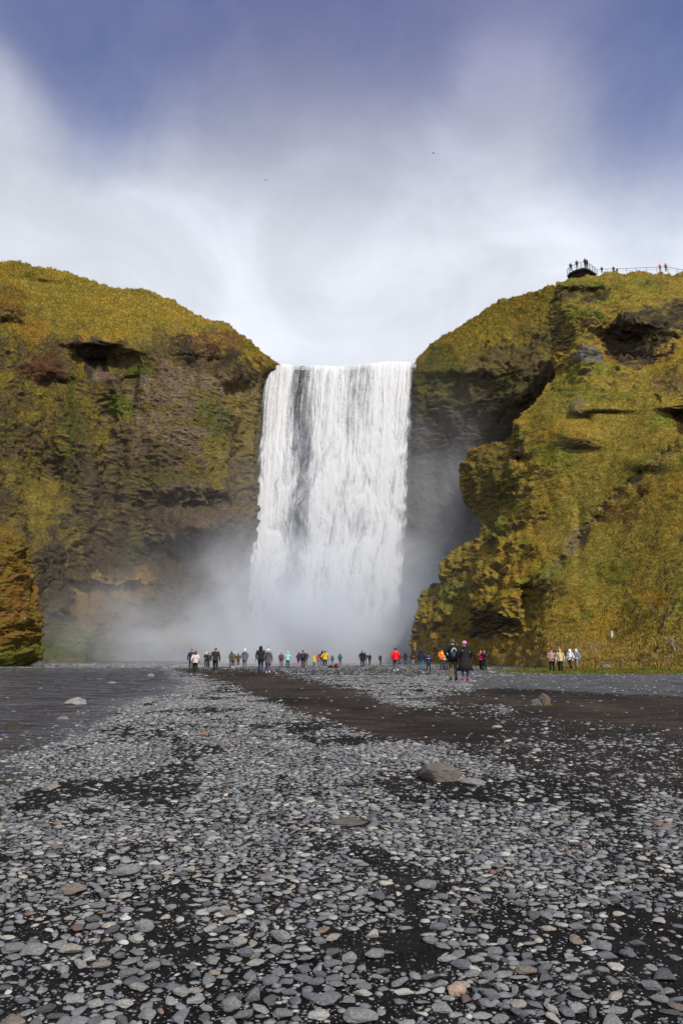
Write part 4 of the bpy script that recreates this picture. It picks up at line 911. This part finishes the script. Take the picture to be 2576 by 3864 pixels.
pp(z1,398,168,345,1.68,3.0,'person in a white hat and black jacket facing the camera by the far water',BLK,BLK,BLK,pose='front',head='hat',headc=(.75,.75,.78))
pp(z1,432,170,345,1.70,2.2,'person in a dark grey coat raising a camera beside the white hat',CH,BLK,BLK,pose='camera',head='hat',headc=(.06,.05,.045))
pp(z1,505,140,452,1.78,0,'man with cropped hair in a black quilted jacket walking with arms apart',(.02,.022,.028),BLK,(.20,.12,.05),pose=W,step=.5,head='hair',headc=(.22,.10,.06),toppat=('quilt',None))
pp(z1,698,155,345,1.72,.4,'person in a grey-green hooded coat and dark trousers',(.085,.10,.09),CH,BLK,pose='pockets',head='hood',hem=.44)
pp(z1,722,160,348,1.66,-.3,'person in pale hat, olive patterned jacket and white boots close to the grey-green coat',(.10,.08,.04),(.05,.045,.03),(.7,.68,.6),pose='front',head='hat',headc=(.55,.52,.42),toppat=('camo',None),hem=.44)
pp(z1,778,185,345,1.50,0,'brown haired child in an olive padded coat and white boots',(.085,.065,.025),CH,(.72,.7,.62),pose='pockets',head='hair',headc=(.08,.04,.02),hairlen=.12,toppat=('quilt',None),hem=.44)
pp(z1,853,148,382,1.70,0,'person in a grey hooded parka and grey trousers with a white bobble hat',(.115,.115,.135),(.12,.12,.135),(.08,.08,.07),pose='pockets',head='hat',headc=(.8,.8,.78),pom=(.85,.84,.8),hood=(.10,.10,.12),hem=.44,step=.25)
pp(z1,1042,122,435,1.85,0,'tall man in a black hooded jacket and blue jeans walking away',(.014,.016,.022),(.035,.10,.17),BLK,pose=W,step=.5,head='hood',fat=1.12)
pp(z1,1130,152,440,1.68,0,'woman in a long grey coat and purple leggings with a black-bobbled white hat',(.085,.075,.09),(.09,.07,.17),(.65,.45,.45),pose=W,step=.35,head='hat',headc=(.8,.8,.82),pom=(.02,.02,.02),hood=(.08,.07,.085),hem=.36,skirt=.02)
r,s=pp(z1,1288,177,355,1.66,0,'bald man in a maroon patterned jacket wearing a red rucksack',(.10,.03,.035),(.09,.10,.13),CH,pose='stand',head='hair',headc=(.42,.26,.19),toppat=('floral',(.18,.12,.12)))
pack(r,s,(.22,.03,.035),'small red rucksack on the back of the bald man',(.24,.12,.34))
pp(z1,1365,168,358,1.70,0,'person in a mint green hooded jacket and navy trousers',(.30,.62,.60),(.015,.035,.06),BLK,pose='pockets',head='hood',hem=.46,fat=1.1)
pp(z1,1495,185,357,1.62,-.1,'person in a maroon padded coat and bright pink leggings',(.075,.02,.045),(.60,.13,.36),(.5,.2,.3),pose='pockets',head='hood',hem=.44,toppat=('quilt',None),step=.3)
r,s=pp(z2,362,200,462,1.76,-.2,'person in black trousers and navy jacket leaning over beside the tan rock',NAVY,BLK,BLK,pose='front',head='hat',headc=(.015,.013,.013))
pack(r,s,(.012,.025,.11),'big royal blue backpack worn by the person in black trousers',(.34,.20,.50))
pp(z2,402,198,440,1.78,0,'man in an olive brown jacket and khaki trousers behind the blue backpack',(.05,.04,.022),(.15,.12,.07),CH,pose='pockets',head='hat',headc=(.45,.40,.36))
pp(z2,528,265,425,1.30,.5,'child in a long yellow raincoat with the hood up',(.75,.45,.03),CH,CH,pose='front',head='hood',hem=.36,skirt=.01)
pp(z2,592,245,418,1.70,0,'person in a brick red hooded jacket and grey trousers',(.45,.07,.04),(.09,.10,.12),CH,pose='front',head='hood')
pp(z2,648,208,448,1.76,0,'man in a navy jacket with furry hood and jeans, hidden partly by the yellow jacket',(.015,.02,.045),(.05,.10,.20),(.55,.40,.15),pose='pockets',head='hood',hood=(.03,.028,.03))
pp(z2,688,222,468,1.74,0,'person in a bright yellow jacket with hands on hips, black cap and white shoes',(.80,.46,.01),BLK,(.72,.72,.72),pose='hips',head='hat',headc=(.012,.012,.012),hood=(.7,.4,.01),fat=1.05)
r,s=pp(z2,797,258,408,1.68,0,'slate grey hooded person alone at the edge of the pool',(.05,.055,.075),(.10,.11,.13),CH,pose='pockets',head='hood')
pack(r,s,(.08,.09,.12),'grey rucksack on the slate grey hooded person',(.22,.12,.34))
r,s=pp(z2,912,252,428,1.74,0,'person in a teal hooded jacket standing alone at the pool',(.012,.13,.17),(.06,.065,.07),CH,pose='pockets',head='hood')
pack(r,s,(.03,.12,.17),'teal rucksack on the person in the teal jacket',(.22,.12,.34))
pp(z2,1240,220,465,1.80,0,'man in a long black coat and black trousers, legs apart',(.012,.012,.015),BLK,BLK,pose='pockets',head='hair',headc=(.15,.09,.05),hood=BLK,hem=.44,fat=1.12)
pp(z2,1283,243,440,1.72,.3,'person in a brown-grey jacket half hidden behind the long black coat',(.05,.045,.045),(.11,.10,.09),CH,pose='pockets',head='hat',headc=(.02,.02,.02))
pp(z2,1348,255,432,1.72,-.5,'blonde haired person in a black jacket with hands in pockets',(.018,.018,.02),(.05,.052,.055),CH,pose='pockets',head='hair',headc=(.35,.26,.17))
r,s=pp(z2,1512,265,425,1.70,.5,'person in a dark jacket raising a camera at the pool edge',(.02,.022,.03),CH,CH,pose='camera',head='hat',headc=(.20,.15,.10))
m=MB(); e_=empty('shoulder_bag',tuple(r.location),r.rotation_euler.z,label='black shoulder bag hanging at the side of the person raising a camera',category='bag'); m.stack([(-.27,-.05,.86,.12,.08),(-.27,-.05,.92,.15,.10),(-.27,-.05,1.08,.14,.09),(-.27,-.05,1.14,.08,.05)],12); m.build('bag_body',cloth((.015,.015,.018)),e_); m=MB(); m.tube([(-.27,-.05,1.12),(-.1,-.16,1.35),(.12,-.08,1.48),(.05,.1,1.42),(-.2,.1,1.2),(-.27,-.03,1.12)],.012,6); m.build('strap',cloth(BLK),e_)
pp(z3,290,205,485,1.78,0,'man in a bright red jacket and grey jeans walking away',(.72,.012,.012),(.10,.10,.115),(.6,.6,.62),pose=W,step=.5,head='hair',headc=(.05,.03,.02),hood=(.75,.10,.08),fat=1.15)
pp(z3,333,258,402,1.66,0,'person in black mostly hidden behind the bright red jacket',BLK,BLK,CH,pose='stand',head='hat',headc=(.03,.02,.02))
pp(z3,405,264,405,1.68,-.1,'person in a black hooded jacket, elbows out, right of the red jacket',(.016,.018,.022),(.035,.04,.05),CH,pose='hips',head='hood')
r,s=pp(z3,497,265,408,1.70,0,'person in a black hooded jacket and light jeans with a red daypack',(.02,.02,.025),(.20,.30,.40),CH,pose='front',head='hood')
pack(r,s,(.60,.04,.02),'bright red daypack on the person in light jeans',(.26,.14,.32))
pp(z3,593,232,470,1.74,0,'person in a navy padded hooded jacket and blue jeans by the hill foot',(.012,.022,.055),(.06,.17,.33),(.12,.04,.02),pose='pockets',head='hood',toppat=('quilt',None),step=.15)
r,s=pp(z3,680,275,478,1.42,0,'child in a navy coat with a white stripe across the back',(.012,.03,.075),BLK,BLK,pose=W,step=.25,head='hair',headc=(.012,.011,.011),hem=.40,skirt=.04)
m=MB(); m.rings([((0,-.005*s,1.245*s),.196*s,.152*s,Vector((1,0,0)),Vector((0,1,0))),((0,-.006*s,1.29*s),.199*s,.152*s,Vector((1,0,0)),Vector((0,1,0)))],16); m.build('reflective_stripe',cloth((.7,.75,.8)),r)
r,s=pp(z3,840,212,468,1.76,2.9,'dark haired man in an orange jacket facing the camera with clasped hands',(.90,.22,.01),(.05,.048,.055),CH,pose='front',head='hair',headc=(.015,.012,.01))
m=MB(); m.stack([(0,.115*s,1.16*s,.05*s,.05*s),(0,.105*s,1.32*s,.06*s,.06*s),(0,.06*s,1.47*s,.085*s,.075*s)],10); m.build('jumper',cloth((.85,.55,.02)),r)
r,s=pp(z3,886,232,465,1.66,.6,'person in a white jacket partly hidden behind the camouflage trousers',(.7,.74,.76),(.05,.045,.05),CH,pose='pockets',head='hair',headc=(.20,.12,.06),hairlen=.15)
pack(r,s,(.03,.36,.55),'turquoise backpack on the person in the white jacket',(.30,.18,.46))
r,s=pp(z3,972,110,598,1.84,.05,'man in camouflage trousers, black jacket and dark grey beanie seen from behind',(.010,.010,.012),(.20,.155,.075),(.02,.014,.010),pose='pockets',head='hat',headc=(.075,.08,.09),hood=(.01,.01,.011),legpat='camo',fat=1.14,hem=.47,step=0)
pk=pack(r,s,(.012,.016,.024),'black and grey backpack with pale straps worn by the man in camouflage trousers',(.36,.22,.58),(.03,.04,.06),z=1.17,yoff=-.23)
for sx in(-1,1): m=MB(); m.tube([(0,-.30*s,1.40*s),(sx*.07*s,-.345*s,1.34*s),(sx*.13*s,-.34*s,1.18*s)],.020*s,6); m.build('trim',cloth((.55,.6,.55)),pk)
r,s=pp(z3,1115,130,597,1.74,.25,'woman in a pink knitted hat and knee length black hooded coat',(.010,.009,.012),(.05,.15,.30),(.62,.012,.05),pose='pockets',head='hat',headc=(.78,.20,.48),hood=(.013,.012,.016),fat=1.22,hem=.255,skirt=.11,step=0)
for sx,zz in((-.17,1.33),(.19,1.27)): m=MB(); m.ball((sx*s,-.16*s,zz*s),.016*s,8,5); m.build('toggle',cloth((.8,.8,.85)),r)
pp(z3,1300,232,465,1.66,2.4,'long haired woman in a magenta jacket holding up a phone',(.75,.015,.12),BLK,BLK,pose='phone',head='hair',headc=(.25,.13,.07),hairlen=.25,step=.2)
pp(z3,1342,212,462,1.76,2.7,'person in a dark jacket and black cap beside the magenta jacket',(.03,.014,.03),BLK,BLK,pose='phone',head='cap',headc=(.012,.012,.016),step=.3)
pp(z4,270,262,505,1.68,2.9,'dark haired woman in a dusty pink jacket walking at the foot of the hill',(.42,.25,.22),BLK,(.09,.03,.03),pose='front',head='hair',headc=(.07,.025,.015),hairlen=.30,step=.3)
r,s=pp(z4,355,260,505,1.68,2.7,'blonde woman in a cream checked jacket over a yellow top',(.70,.62,.45),BLK,(.08,.06,.04),pose=W,step=.6,head='hair',headc=(.55,.36,.17),hairlen=.22,toppat=('plaid',(.16,.14,.10)))
m=MB(); m.stack([(0,.10*s,1.0*s,.07*s,.06*s),(0,.10*s,1.15*s,.08*s,.06*s),(0,.095*s,1.32*s,.08*s,.065*s),(0,.05*s,1.47*s,.08*s,.07*s)],10); m.build('shirt',cloth((.85,.50,.02)),r)
pp(z4,450,222,422,1.72,2.3,'person in a bright white hooded jacket and black trousers striding',(.85,.87,.9),BLK,BLK,pose=W,step=.8,head='hood',hem=.47)
r,s=pp(z4,512,220,422,1.80,2.4,'man in a pale blue-grey jacket and khaki trousers carrying a rucksack',(.30,.35,.43),(.30,.235,.165),(.10,.07,.05),pose=W,step=.5,head='hood',hood=(.62,.66,.70),toppat=None)
pack(r,s,(.03,.035,.07),'dark rucksack on the man in khaki trousers',(.28,.16,.42))
# things set down on the gravel
def dropbag(zx,zy,c,lab,w=.5,h=.34):
    xs,ys=z2(zx,zy); Y=72.; p=at(xs/K,ys/K,Y); e=empty('backpack',(p[0],Y,float(gz(p[0],Y))),.6,label=lab,category='backpack')
    m=MB(); m.stack([(0,0,0,w*.36,.14),(0,0,.06,w*.5,.19),(0,0,h*.6,w*.45,.16),(.03,0,h*.95,w*.28,.10),(.04,0,h,w*.1,.04)],12); m.build('bag_body',cloth(c),e)
    m=MB(); m.tube([(-.1,-.15,h*.8),(-.12,-.24,h*.5),(-.1,-.2,.05)],.02,6); m.build('strap',cloth(BLK),e); return e
dropbag(770,442,(.05,.032,.02),'dark brown bag set down beside the tripod on the gravel',.62,.34)
dropbag(852,470,(.12,.012,.022),'dark red backpack lying on the gravel right of the brown bag',.5,.46)
xs,ys=z2(733,400); Y=74.; p=at(xs/K,ys/K,Y); e=empty('tripod',(p[0],Y,float(gz(p[0],Y))),0,label='thin camera tripod standing right of the bright yellow jacket',category='tripod')
for k in range(3):
    a=k*2.09+.3; m=MB(); m.tube([(0,0,1.0),(.32*math.cos(a),.32*math.sin(a),0)],.014,6); m.build('leg',cloth(BLK),e)
m=MB(); m.tube([(0,0,.95),(0,0,1.2)],.016,6); m.build('centre_column',cloth(BLK),e)
m=MB(); m.box((0,0,1.25),(.14,.08,.09)); m.tube([(0,.04,1.25),(0,.13,1.25)],.035,10); m.build('camera_body',cloth(BLK),e)
log('people')
# ---------------------------------------------------------------- viewing platform, railings, fence
z5=lambda x,y:((2100+x/3.294)/K,(950+y/3.294)/K)
STEEL=plain('dark_steel',(.022,.02,.02),.6,6,.4); WOOD=plain('weathered_wood',(.10,.085,.07),.85,8,.4); RUST=plain('rusty_steel',(.11,.055,.035),.8,10,.4); ROPE=plain('rope',(.09,.07,.045),.95,40,.3)
corner=at(*z5(352,192),119.0); zd=float(corner[2])
edge=[onz(*z5(x,y),zd) for x,y in((128,292),(152,262),(190,240),(245,216),(300,200),(352,192),(405,214),(440,238),(468,258),(488,268))]
edge=[Vector(e) for e in edge]
vp=empty('viewing_platform',tuple(edge[5]),0,label='dark steel viewing platform with railing jutting out from the clifftop',category='platform')
o0=edge[5]; L=[e-o0 for e in edge]; inner=[Vector((v.x*.25+1.2,v.y+3.5+abs(v.x)*.2,0)) for v in (L[0],L[-1])]
poly=L+[Vector((L[-1].x+.4,L[-1].y+3,0)),Vector((L[0].x+1.5,L[0].y+3.5,0))]
m=MB(); n=len(poly)
for zz in(-.22,0): 
    for v in poly: m.v.append((v.x,v.y,zz))
m.f.append(tuple(range(n))[::-1]); m.f.append(tuple(n+i for i in range(n)))
for i in range(n): m.f.append((i,(i+1)%n,n+(i+1)%n,n+i))
m.build('deck',STEEL,vp,False)
for i in range(0,len(L)-1):
    m=MB(); a,b=L[i],L[i+1]; m.tube([a+Vector((0,0,-.35)),b+Vector((0,0,-.35))],.13,4); m.build('edge_beam',STEEL,vp)
cx=sum((v.x for v in L),0)/len(L); cyy=max(v.y for v in L)+2
for i in range(0,len(L),2):
    m=MB(); a=L[i]; m.tube([a*.9+Vector((0,.3,-.45)),Vector((cx*.6+a.x*.4,cyy,-.5))],.12,4); m.build('joist',STEEL,vp)
for i in(0,1,2,4,6,8):
    a=L[i]; q=Vector((a.x*.85+.3,a.y+1.2,0)); m=MB(); m.tube([q+Vector((0,0,-.3)),q+Vector((.1,.6,-2.3))],.10,6); m.build('support',STEEL,vp)
m=MB()
pl=[Vector((v.x*.9+.1,v.y+.8,-.3)) for v in L]; 
for v in pl: m.v.append(tuple(v)); 
for v in pl: m.v.append((v.x*.8+.4,v.y+1.6,-1.9))
for i in range(len(pl)-1): m.f.append((i,i+1,len(pl)+i+1,len(pl)+i))
fp=m.build('fascia',STEEL,vp,False); so=fp.modifiers.new('t','SOLIDIFY'); so.thickness=.12
for v in L: m=MB(); m.tube([v+Vector((0,0,-.3)),v+Vector((0,0,1.16))],.045,6); m.build('post',STEEL,vp)
m=MB(); m.tube([v+Vector((0,0,1.16)) for v in L],.045,6); m.build('handrail',WOOD,vp)
for h_ in(.2,.42,.64,.88): m=MB(); m.tube([v+Vector((0,0,h_)) for v in L],.012,5); m.build('wire',STEEL,vp)
def onplat(x,y,H,yaw,lab,top,legs,**k):
    p=onz(*z5(x,y),zd); person(0,0,0,H,yaw,lab,top,legs,BLK,loc=(p[0],p[1],zd),**k)
onplat(352,186,1.78,2.6,'dark clothed visitor at the outermost corner of the viewing platform',(.012,.012,.02),BLK,pose='front',head='hat',headc=(.02,.015,.012))
onplat(378,196,1.66,2.0,'visitor in a brown jacket beside the corner post of the viewing platform',(.06,.035,.02),CH,pose='front',head='hair')
onplat(250,207,1.74,2.8,'visitor in dark green leaning on the rail halfway along the platform',(.03,.035,.03),CH,pose='front',head='hat',headc=(.03,.03,.03))
onplat(172,236,1.66,2.8,'visitor in black near the far left end of the platform rail',(.02,.02,.03),CH,pose='front',head='hat',headc=(.03,.03,.03))
# clifftop railing
RY=125.5
tops=[(497,220),(617,215),(737,211),(862,207),(985,201),(1110,196),(1235,191),(1375,189),(1490,213),(1568,226)]
rl=empty('railing',tuple(at(*z5(497,270),RY)),0,label='long thin metal railing along the grassy clifftop',category='railing'); o0=rl.location.copy()
tp=[Vector(at(*z5(x,y),RY+i*.25))-o0 for i,(x,y) in enumerate(tops)]
more=tp[-1]+(tp[-1]-tp[-3]); tp.append(more)
m=MB(); m.tube(tp,.045,6); m.build('handrail',STEEL,rl)
m=MB(); m.tube([t+Vector((0,0,-.5)) for t in tp],.014,5); m.build('wire',STEEL,rl)
for t in tp: m=MB(); m.tube([t,t+Vector((0,0,-1.9))],.04,6); m.build('post',STEEL,rl)
for x,yb,H,lab,top,head,hc__ in((560,268,1.5,'head and shoulders of a visitor behind the railing next to the platform',(.03,.025,.03),'hair',(.15,.06,.03)),(705,268,1.55,'visitor in dark blue crouched by the clifftop railing',(.015,.02,.05),'hat',(.05,.03,.03)),(750,276,1.3,'small child in dull red behind the clifftop railing',(.16,.035,.025),'hair',(.08,.04,.02)),(1283,246,1.72,'visitor in a coral red jacket standing at the clifftop railing',(.75,.10,.07),'hair',(.10,.05,.03)),(1356,246,1.86,'visitor in a beige and brown jacket where the railing bends down',(.22,.16,.10),'hair',(.06,.04,.03))):
    p=at(*z5(x,yb),RY-.6); person(0,0,0,H,3.0,lab,top,CH,BLK,loc=(p[0],p[1],p[2]),pose='front',head=head,headc=hc__)
# rope fence along the foot of the hill
fp=[(1150,1524,78),(1203,1525,74),(1229,1528,70),(1312,1527,66),(1366,1525,63),(1423,1527,60.5),(1478,1526,58.5),(1535,1528,57),(1600,1530,56)]
pts=[]
for px,py,Y in fp:
    Y*=.88; p=at(px,py,Y); pts.append(Vector((p[0],Y,p[2])))
pts=[Vector((p.x,p.y,float(gz(p.x,p.y)))) for p in pts]
fe=empty('rope_fence',tuple(pts[3]),0,label='sagging rope fence on thin stakes at the foot of the grassy slope',category='fence'); o0=pts[3]
hts=[]
for p,(px,py,Y) in zip(pts,fp):
    h_=1.12; hts.append(h_); m=MB(); m.tube([p-o0+Vector((0,0,-.1)),p-o0+Vector((.02,0,h_))],.045,6); m.build('post',RUST,fe)
for i in range(len(pts)-1):
    a=pts[i]-o0+Vector((0,0,hts[i]-.04)); b=pts[i+1]-o0+Vector((0,0,hts[i+1]-.04)); m=MB(); m.tube([a.lerp(b,t/8.)-Vector((0,0,.22*4*(t/8.)*(1-t/8.))) for t in range(9)],.03,5); m.build('rope',ROPE,fe)
p=at(2301/K,2404/K,68.); m=MB(); m.box((0,0,.35),(.20,.20,1.0),.2,.92); m.box((0,0,.87),(.22,.22,.06),.2,.8)
o=m.build('post',plain('whitewashed_wood',(.55,.52,.46),.9,9,.2),None,False,label='short whitewashed marker post standing on the slope above the rope fence',category='post'); o.location=(p[0],67.6,p[2]-.35)
p=at(2282/K,2499/K,57.); m=MB(); m.box((0,0,.1),(.75,.5,.16),.1,.9); m.box((.05,.0,.2),(.45,.3,.07),.3,.8); o=m.build('stone_slab',plain('slab_stone',(.14,.14,.14),.9,5,.3),None,False,label='flat grey slab lying on the grass in front of the rope fence',category='slab'); o.location=(p[0],57.,float(gz(p[0],57.))+.3)
# birds
for (px,py,Y,lab) in((995,352,150,'dark bird gliding high in the sky right of centre'),(610,414,170,'dark bird gliding in the sky left of centre')):
    p=at(px,py,Y); e=empty('bird',tuple(p),.5,label=lab,category='bird'); e.scale=(.65,.65,.65); BM=plain('feathers',(.06,.06,.065),.8,20)
    m=MB(); m.rings([((0,-.32,0),.02,.02,Vector((1,0,0)),Vector((0,0,1))),((0,-.15,0),.09,.07,Vector((1,0,0)),Vector((0,0,1))),((0,.1,0),.1,.08,Vector((1,0,0)),Vector((0,0,1))),((0,.24,.02),.06,.05,Vector((1,0,0)),Vector((0,0,1))),((0,.34,.02),.01,.01,Vector((1,0,0)),Vector((0,0,1)))],8); m.build('body',BM,e)
    for sx in(-1,1):
        m=MB(); m.v=[(sx*.06,.12,.03),(sx*.06,-.08,.03),(sx*.45,.16,.16),(sx*.45,-.05,.14),(sx*.85,.0,.10),(sx*.85,-.06,.09)]; m.f=[(0,1,3,2),(2,3,5,4)]; w_=m.build('wing',BM,e); s_=w_.modifiers.new('t','SOLIDIFY'); s_.thickness=.02
    m=MB(); m.v=[(-.04,-.3,0),(.04,-.3,0),(.1,-.5,0),(-.1,-.5,0)]; m.f=[(0,1,2,3)]; w_=m.build('tail',BM,e); s_=w_.modifiers.new('t','SOLIDIFY'); s_.thickness=.02
flush(); log('furniture')
# ---------------------------------------------------------------- grass, mound, shrubs
HP,HPX,HPY,HC,HN,HR=HILL
GM,nt,out=new_mat('grass_blades'); a_=N(nt,'ShaderNodeAttribute',attribute_name='Col')
d_=N(nt,'ShaderNodeBsdfDiffuse',{'Color':a_.outputs['Color']}); t_=N(nt,'ShaderNodeBsdfTranslucent',{'Color':a_.outputs['Color']}); mxs=N(nt,'ShaderNodeMixShader',{0:.3,1:d_.outputs[0],2:t_.outputs[0]}); nt.links.new(mxs.outputs[0],out.inputs[0])
def tufts(P,C,h,w,nb=3):
    """P (n,3) roots; each tuft nb bent blades"""
    n=len(P); V=[];FF=[];CC=[]
    for b in range(nb):
        a=rng.uniform(0,2*math.pi,n); hh=h*rng.uniform(.5,1.2,n); ln=rng.uniform(.1,.6,n)*hh; ww=w*rng.uniform(.7,1.3,n)
        dx,dy=np.cos(a),np.sin(a); off=np.stack([-dy*ww,dx*ww,0*ww],-1); base=P+np.stack([rng.uniform(-1,1,n)*w*2,rng.uniform(-1,1,n)*w*2,-.05*h+0*a],-1)
        tip=base+np.stack([dx*ln,dy*ln,hh],-1); mid=base+np.stack([dx*ln*.3,dy*ln*.3,hh*.55],-1)
        v=np.stack([base-off,base+off,mid+off*.6,mid-off*.6,tip],1); k=b*n*5
        V.append(v.reshape(-1,3)); i=np.arange(n)[:,None]*5+k
        FF.append(np.concatenate([i+np.array([[0,1,2]]),i+np.array([[0,2,3]]),i+np.array([[3,2,4]])],0)); c=C*rng.uniform(.82,1.2,(n,1)); CC.append(np.repeat(c,5,0))
    return np.concatenate(V),np.concatenate(FF),np.concatenate(CC)
wgt=(HR<.4)*sstep(-.1,.3,HN[...,2]); area=np.linalg.norm(np.cross(np.gradient(HP,axis=1),np.gradient(HP,axis=0)),axis=-1)
near=sstep(130,55,HP[...,1])
wt=(wgt*area*(1+4*sstep(1400,1520,HPY))).ravel(); wt/=wt.sum()
ids=rng.choice(wt.size,90000,p=wt); Pg=HP.reshape(-1,3)[ids]; Cg=HC.reshape(-1,3)[ids]*1.25; low=sstep(1400,1500,HPY.ravel()[ids])
Cg=np.where((rng.uniform(0,1,len(ids))<.04+.30*low)[:,None],(STRAW*.85+GREEN*.35)*rng.uniform(1.0,1.6,(len(ids),1)),Cg)
hgt=.17+.13*low; V1,F1,C1=tufts(Pg,Cg,hgt,.05+.0*low)
me=mesh_from('hill_grass',V1,F1,C1,smooth=False); obj('grass',me,GM,kind='stuff',label='tussocky olive and straw grass over the hillside')
# grass on the back cliff crown
BP,BPX,BPY,BC=BACK; sy2=np.interp(BPX,skyx,skyy); wt=(sstep(140,0,BPY-sy2)*((BPX<640)|(BPX>955))).ravel(); wt/=wt.sum(); ids=rng.choice(wt.size,50000,p=wt)
bn=normals(BP); bn*=np.sign(-bn[...,1:2]+1e-6); bl_=BC.sum(-1); wt=(sstep(-.2,.2,bn[...,2])*sstep(.11,.17,bl_)*(BPX<610)*(BPY>sy2+60)*(BPY<1450)).ravel(); wt/=wt.sum(); ids=np.concatenate([ids,rng.choice(wt.size,60000,p=wt)]); V1,F1,C1=tufts(BP.reshape(-1,3)[ids],BC.reshape(-1,3)[ids]*1.1,.36,.08,2); obj('grass',mesh_from('crown_grass',V1,F1,C1,smooth=False),GM,kind='stuff')
# mossy mound between gravel and fence
nx,ny=150,90; a_=np.linspace(0,1,nx)[None,:]; b_=np.linspace(0,1,ny)[:,None]
X0=11.5+a_*26; Y0=44.5+b_*11+0*a_; tt=np.clip(1-((b_-.5)/.5)**2,0,1); ta=sstep(0,.16,a_)
MX=X0+0*b_; MY=Y0+ (1-a_)*3+fbm(a_*6,b_*2,2.,3)*1.0; prof=tt**.5*ta
MZ=gz(MX,MY)-.06+prof*(.20+.14*fbm(MX*.5,MY*.5,3.,4)+.10*np.abs(perlin(MX*1.6,MY*1.6,1.)))
MC=np.ones(MX.shape+(3,))*(GREEN*1.2+OLIVE*.5); MC=mixa(MC,OCHRE*.8,sstep(0,.5,fbm(MX*.6,MY*.9,7.,3))*.7); MC=mixa(MC,MUD,sstep(.15,.45,fbm(MX*.9,MY*1.7,9.,3))*.8)
obj('mossy_mound',mesh_from('mossy_mound',np.stack([MX,MY,MZ],-1),grid_faces(ny,nx),MC),ROCKM,kind='structure')
ids=rng.integers(0,MX.size,26000); Pm=np.stack([MX,MY,MZ],-1).reshape(-1,3)[ids]; V1,F1,C1=tufts(Pm,MC.reshape(-1,3)[ids],.09,.025,3); obj('grass',mesh_from('mound_grass',V1,F1,C1,smooth=False),GM,kind='stuff')
# bare and leafy shrubs at the foot of the slope
TW=plain('dead_twigs',(.27,.22,.16),.9,10,.3)
hx,hy=HPX.ravel()[::37],HPY.ravel()[::37]; hp=HP.reshape(-1,3)[::37]
def onhill(px,py): i=np.argmin((hx-px)**2+(hy-py)**2); return hp[i]
def shrub(px,py,h,seed,label,leaf=None,cat='shrub',dens_=7):
    p=onhill(px,py); e=empty('shrub',tuple(p),0,label=label,category=cat); r=random.Random(seed); m=MB(); tips=[]
    for k in range(dens_):
        a=r.uniform(0,6.28); pts_=[Vector((0,0,-.1))]; d=Vector((math.cos(a)*r.uniform(.2,.9),math.sin(a)*.6,1)).normalized()
        for q in range(5): 
            pts_.append(pts_[-1]+d*h*.22); d=(d+Vector((r.uniform(-.4,.4),r.uniform(-.3,.3),r.uniform(-.25,.2)))).normalized()
            if q>0:
                d2=(d+Vector((r.uniform(-1,1),r.uniform(-.6,.6),.2))).normalized(); b0=pts_[-1]; m.tube([b0,b0+d2*h*.2,b0+d2*h*.34+Vector((0,0,.05))],[.012*h+.004,.008,.004],4); tips+= [b0+d2*h*.2,b0+d2*h*.34,b0]
        m.tube(pts_,[.03*h+.006,.025*h,.02*h,.014*h,.01*h,.005],5)
    m.build('branches',TW,e)
    if leaf is not None:
        n=1400; rr=np.random.default_rng(seed); T=np.array([tuple(t) for t in tips]); Pc=T[rr.integers(0,len(T),n)]+rr.normal(0,.10*h,(n,3)); o1=rr.normal(0,1,(n,3)); o1/=np.linalg.norm(o1,axis=1)[:,None]; o2=np.cross(o1,rr.normal(0,1,(n,3))); o2/=np.linalg.norm(o2,axis=1)[:,None]+1e-9; s_=.055
        V=np.stack([Pc-o1*s_,Pc+o2*s_*.6,Pc+o1*s_,Pc-o2*s_*.6],1).reshape(-1,3); Fq=np.arange(n*4).reshape(-1,4); Cq=np.repeat(np.array(leaf)*rr.uniform(.6,1.4,(n,1)),4,0)
        obj('foliage',mesh_from('foliage',V,Fq,Cq,smooth=False),GM,e)
shrub(1505,1412,1.7,1,'shrub with golden yellow leaves on the lower slope at the right',(.36,.20,.01))
shrub(1340,1500,.9,2,'bare pale twiggy bush on the slope behind the rope fence, below the marker post',dens_=6)
shrub(1362,1506,1.0,3,'bare spreading branches beside a fence stake, right of the twiggy bush',dens_=5)
shrub(1552,1500,1.3,4,'tangled pale dead branches at the right edge behind the fence',dens_=7)
shrub(1276,1498,1.1,5,'thin upright dead stems above the white hooded walker',dens_=4)
shrub(1118,1478,1.2,6,'grey leafless bush at the foot of the dark rock spur',dens_=8)
shrub(1470,1150,1.6,7,'reddish brown scrub high on the right hillside gully',(.10,.04,.02),dens_=6)
shrub(1215,1404,1.4,8,'dry grey brushwood in the cleft of the hillside spur',dens_=6)
log('vegetation')
log('done')
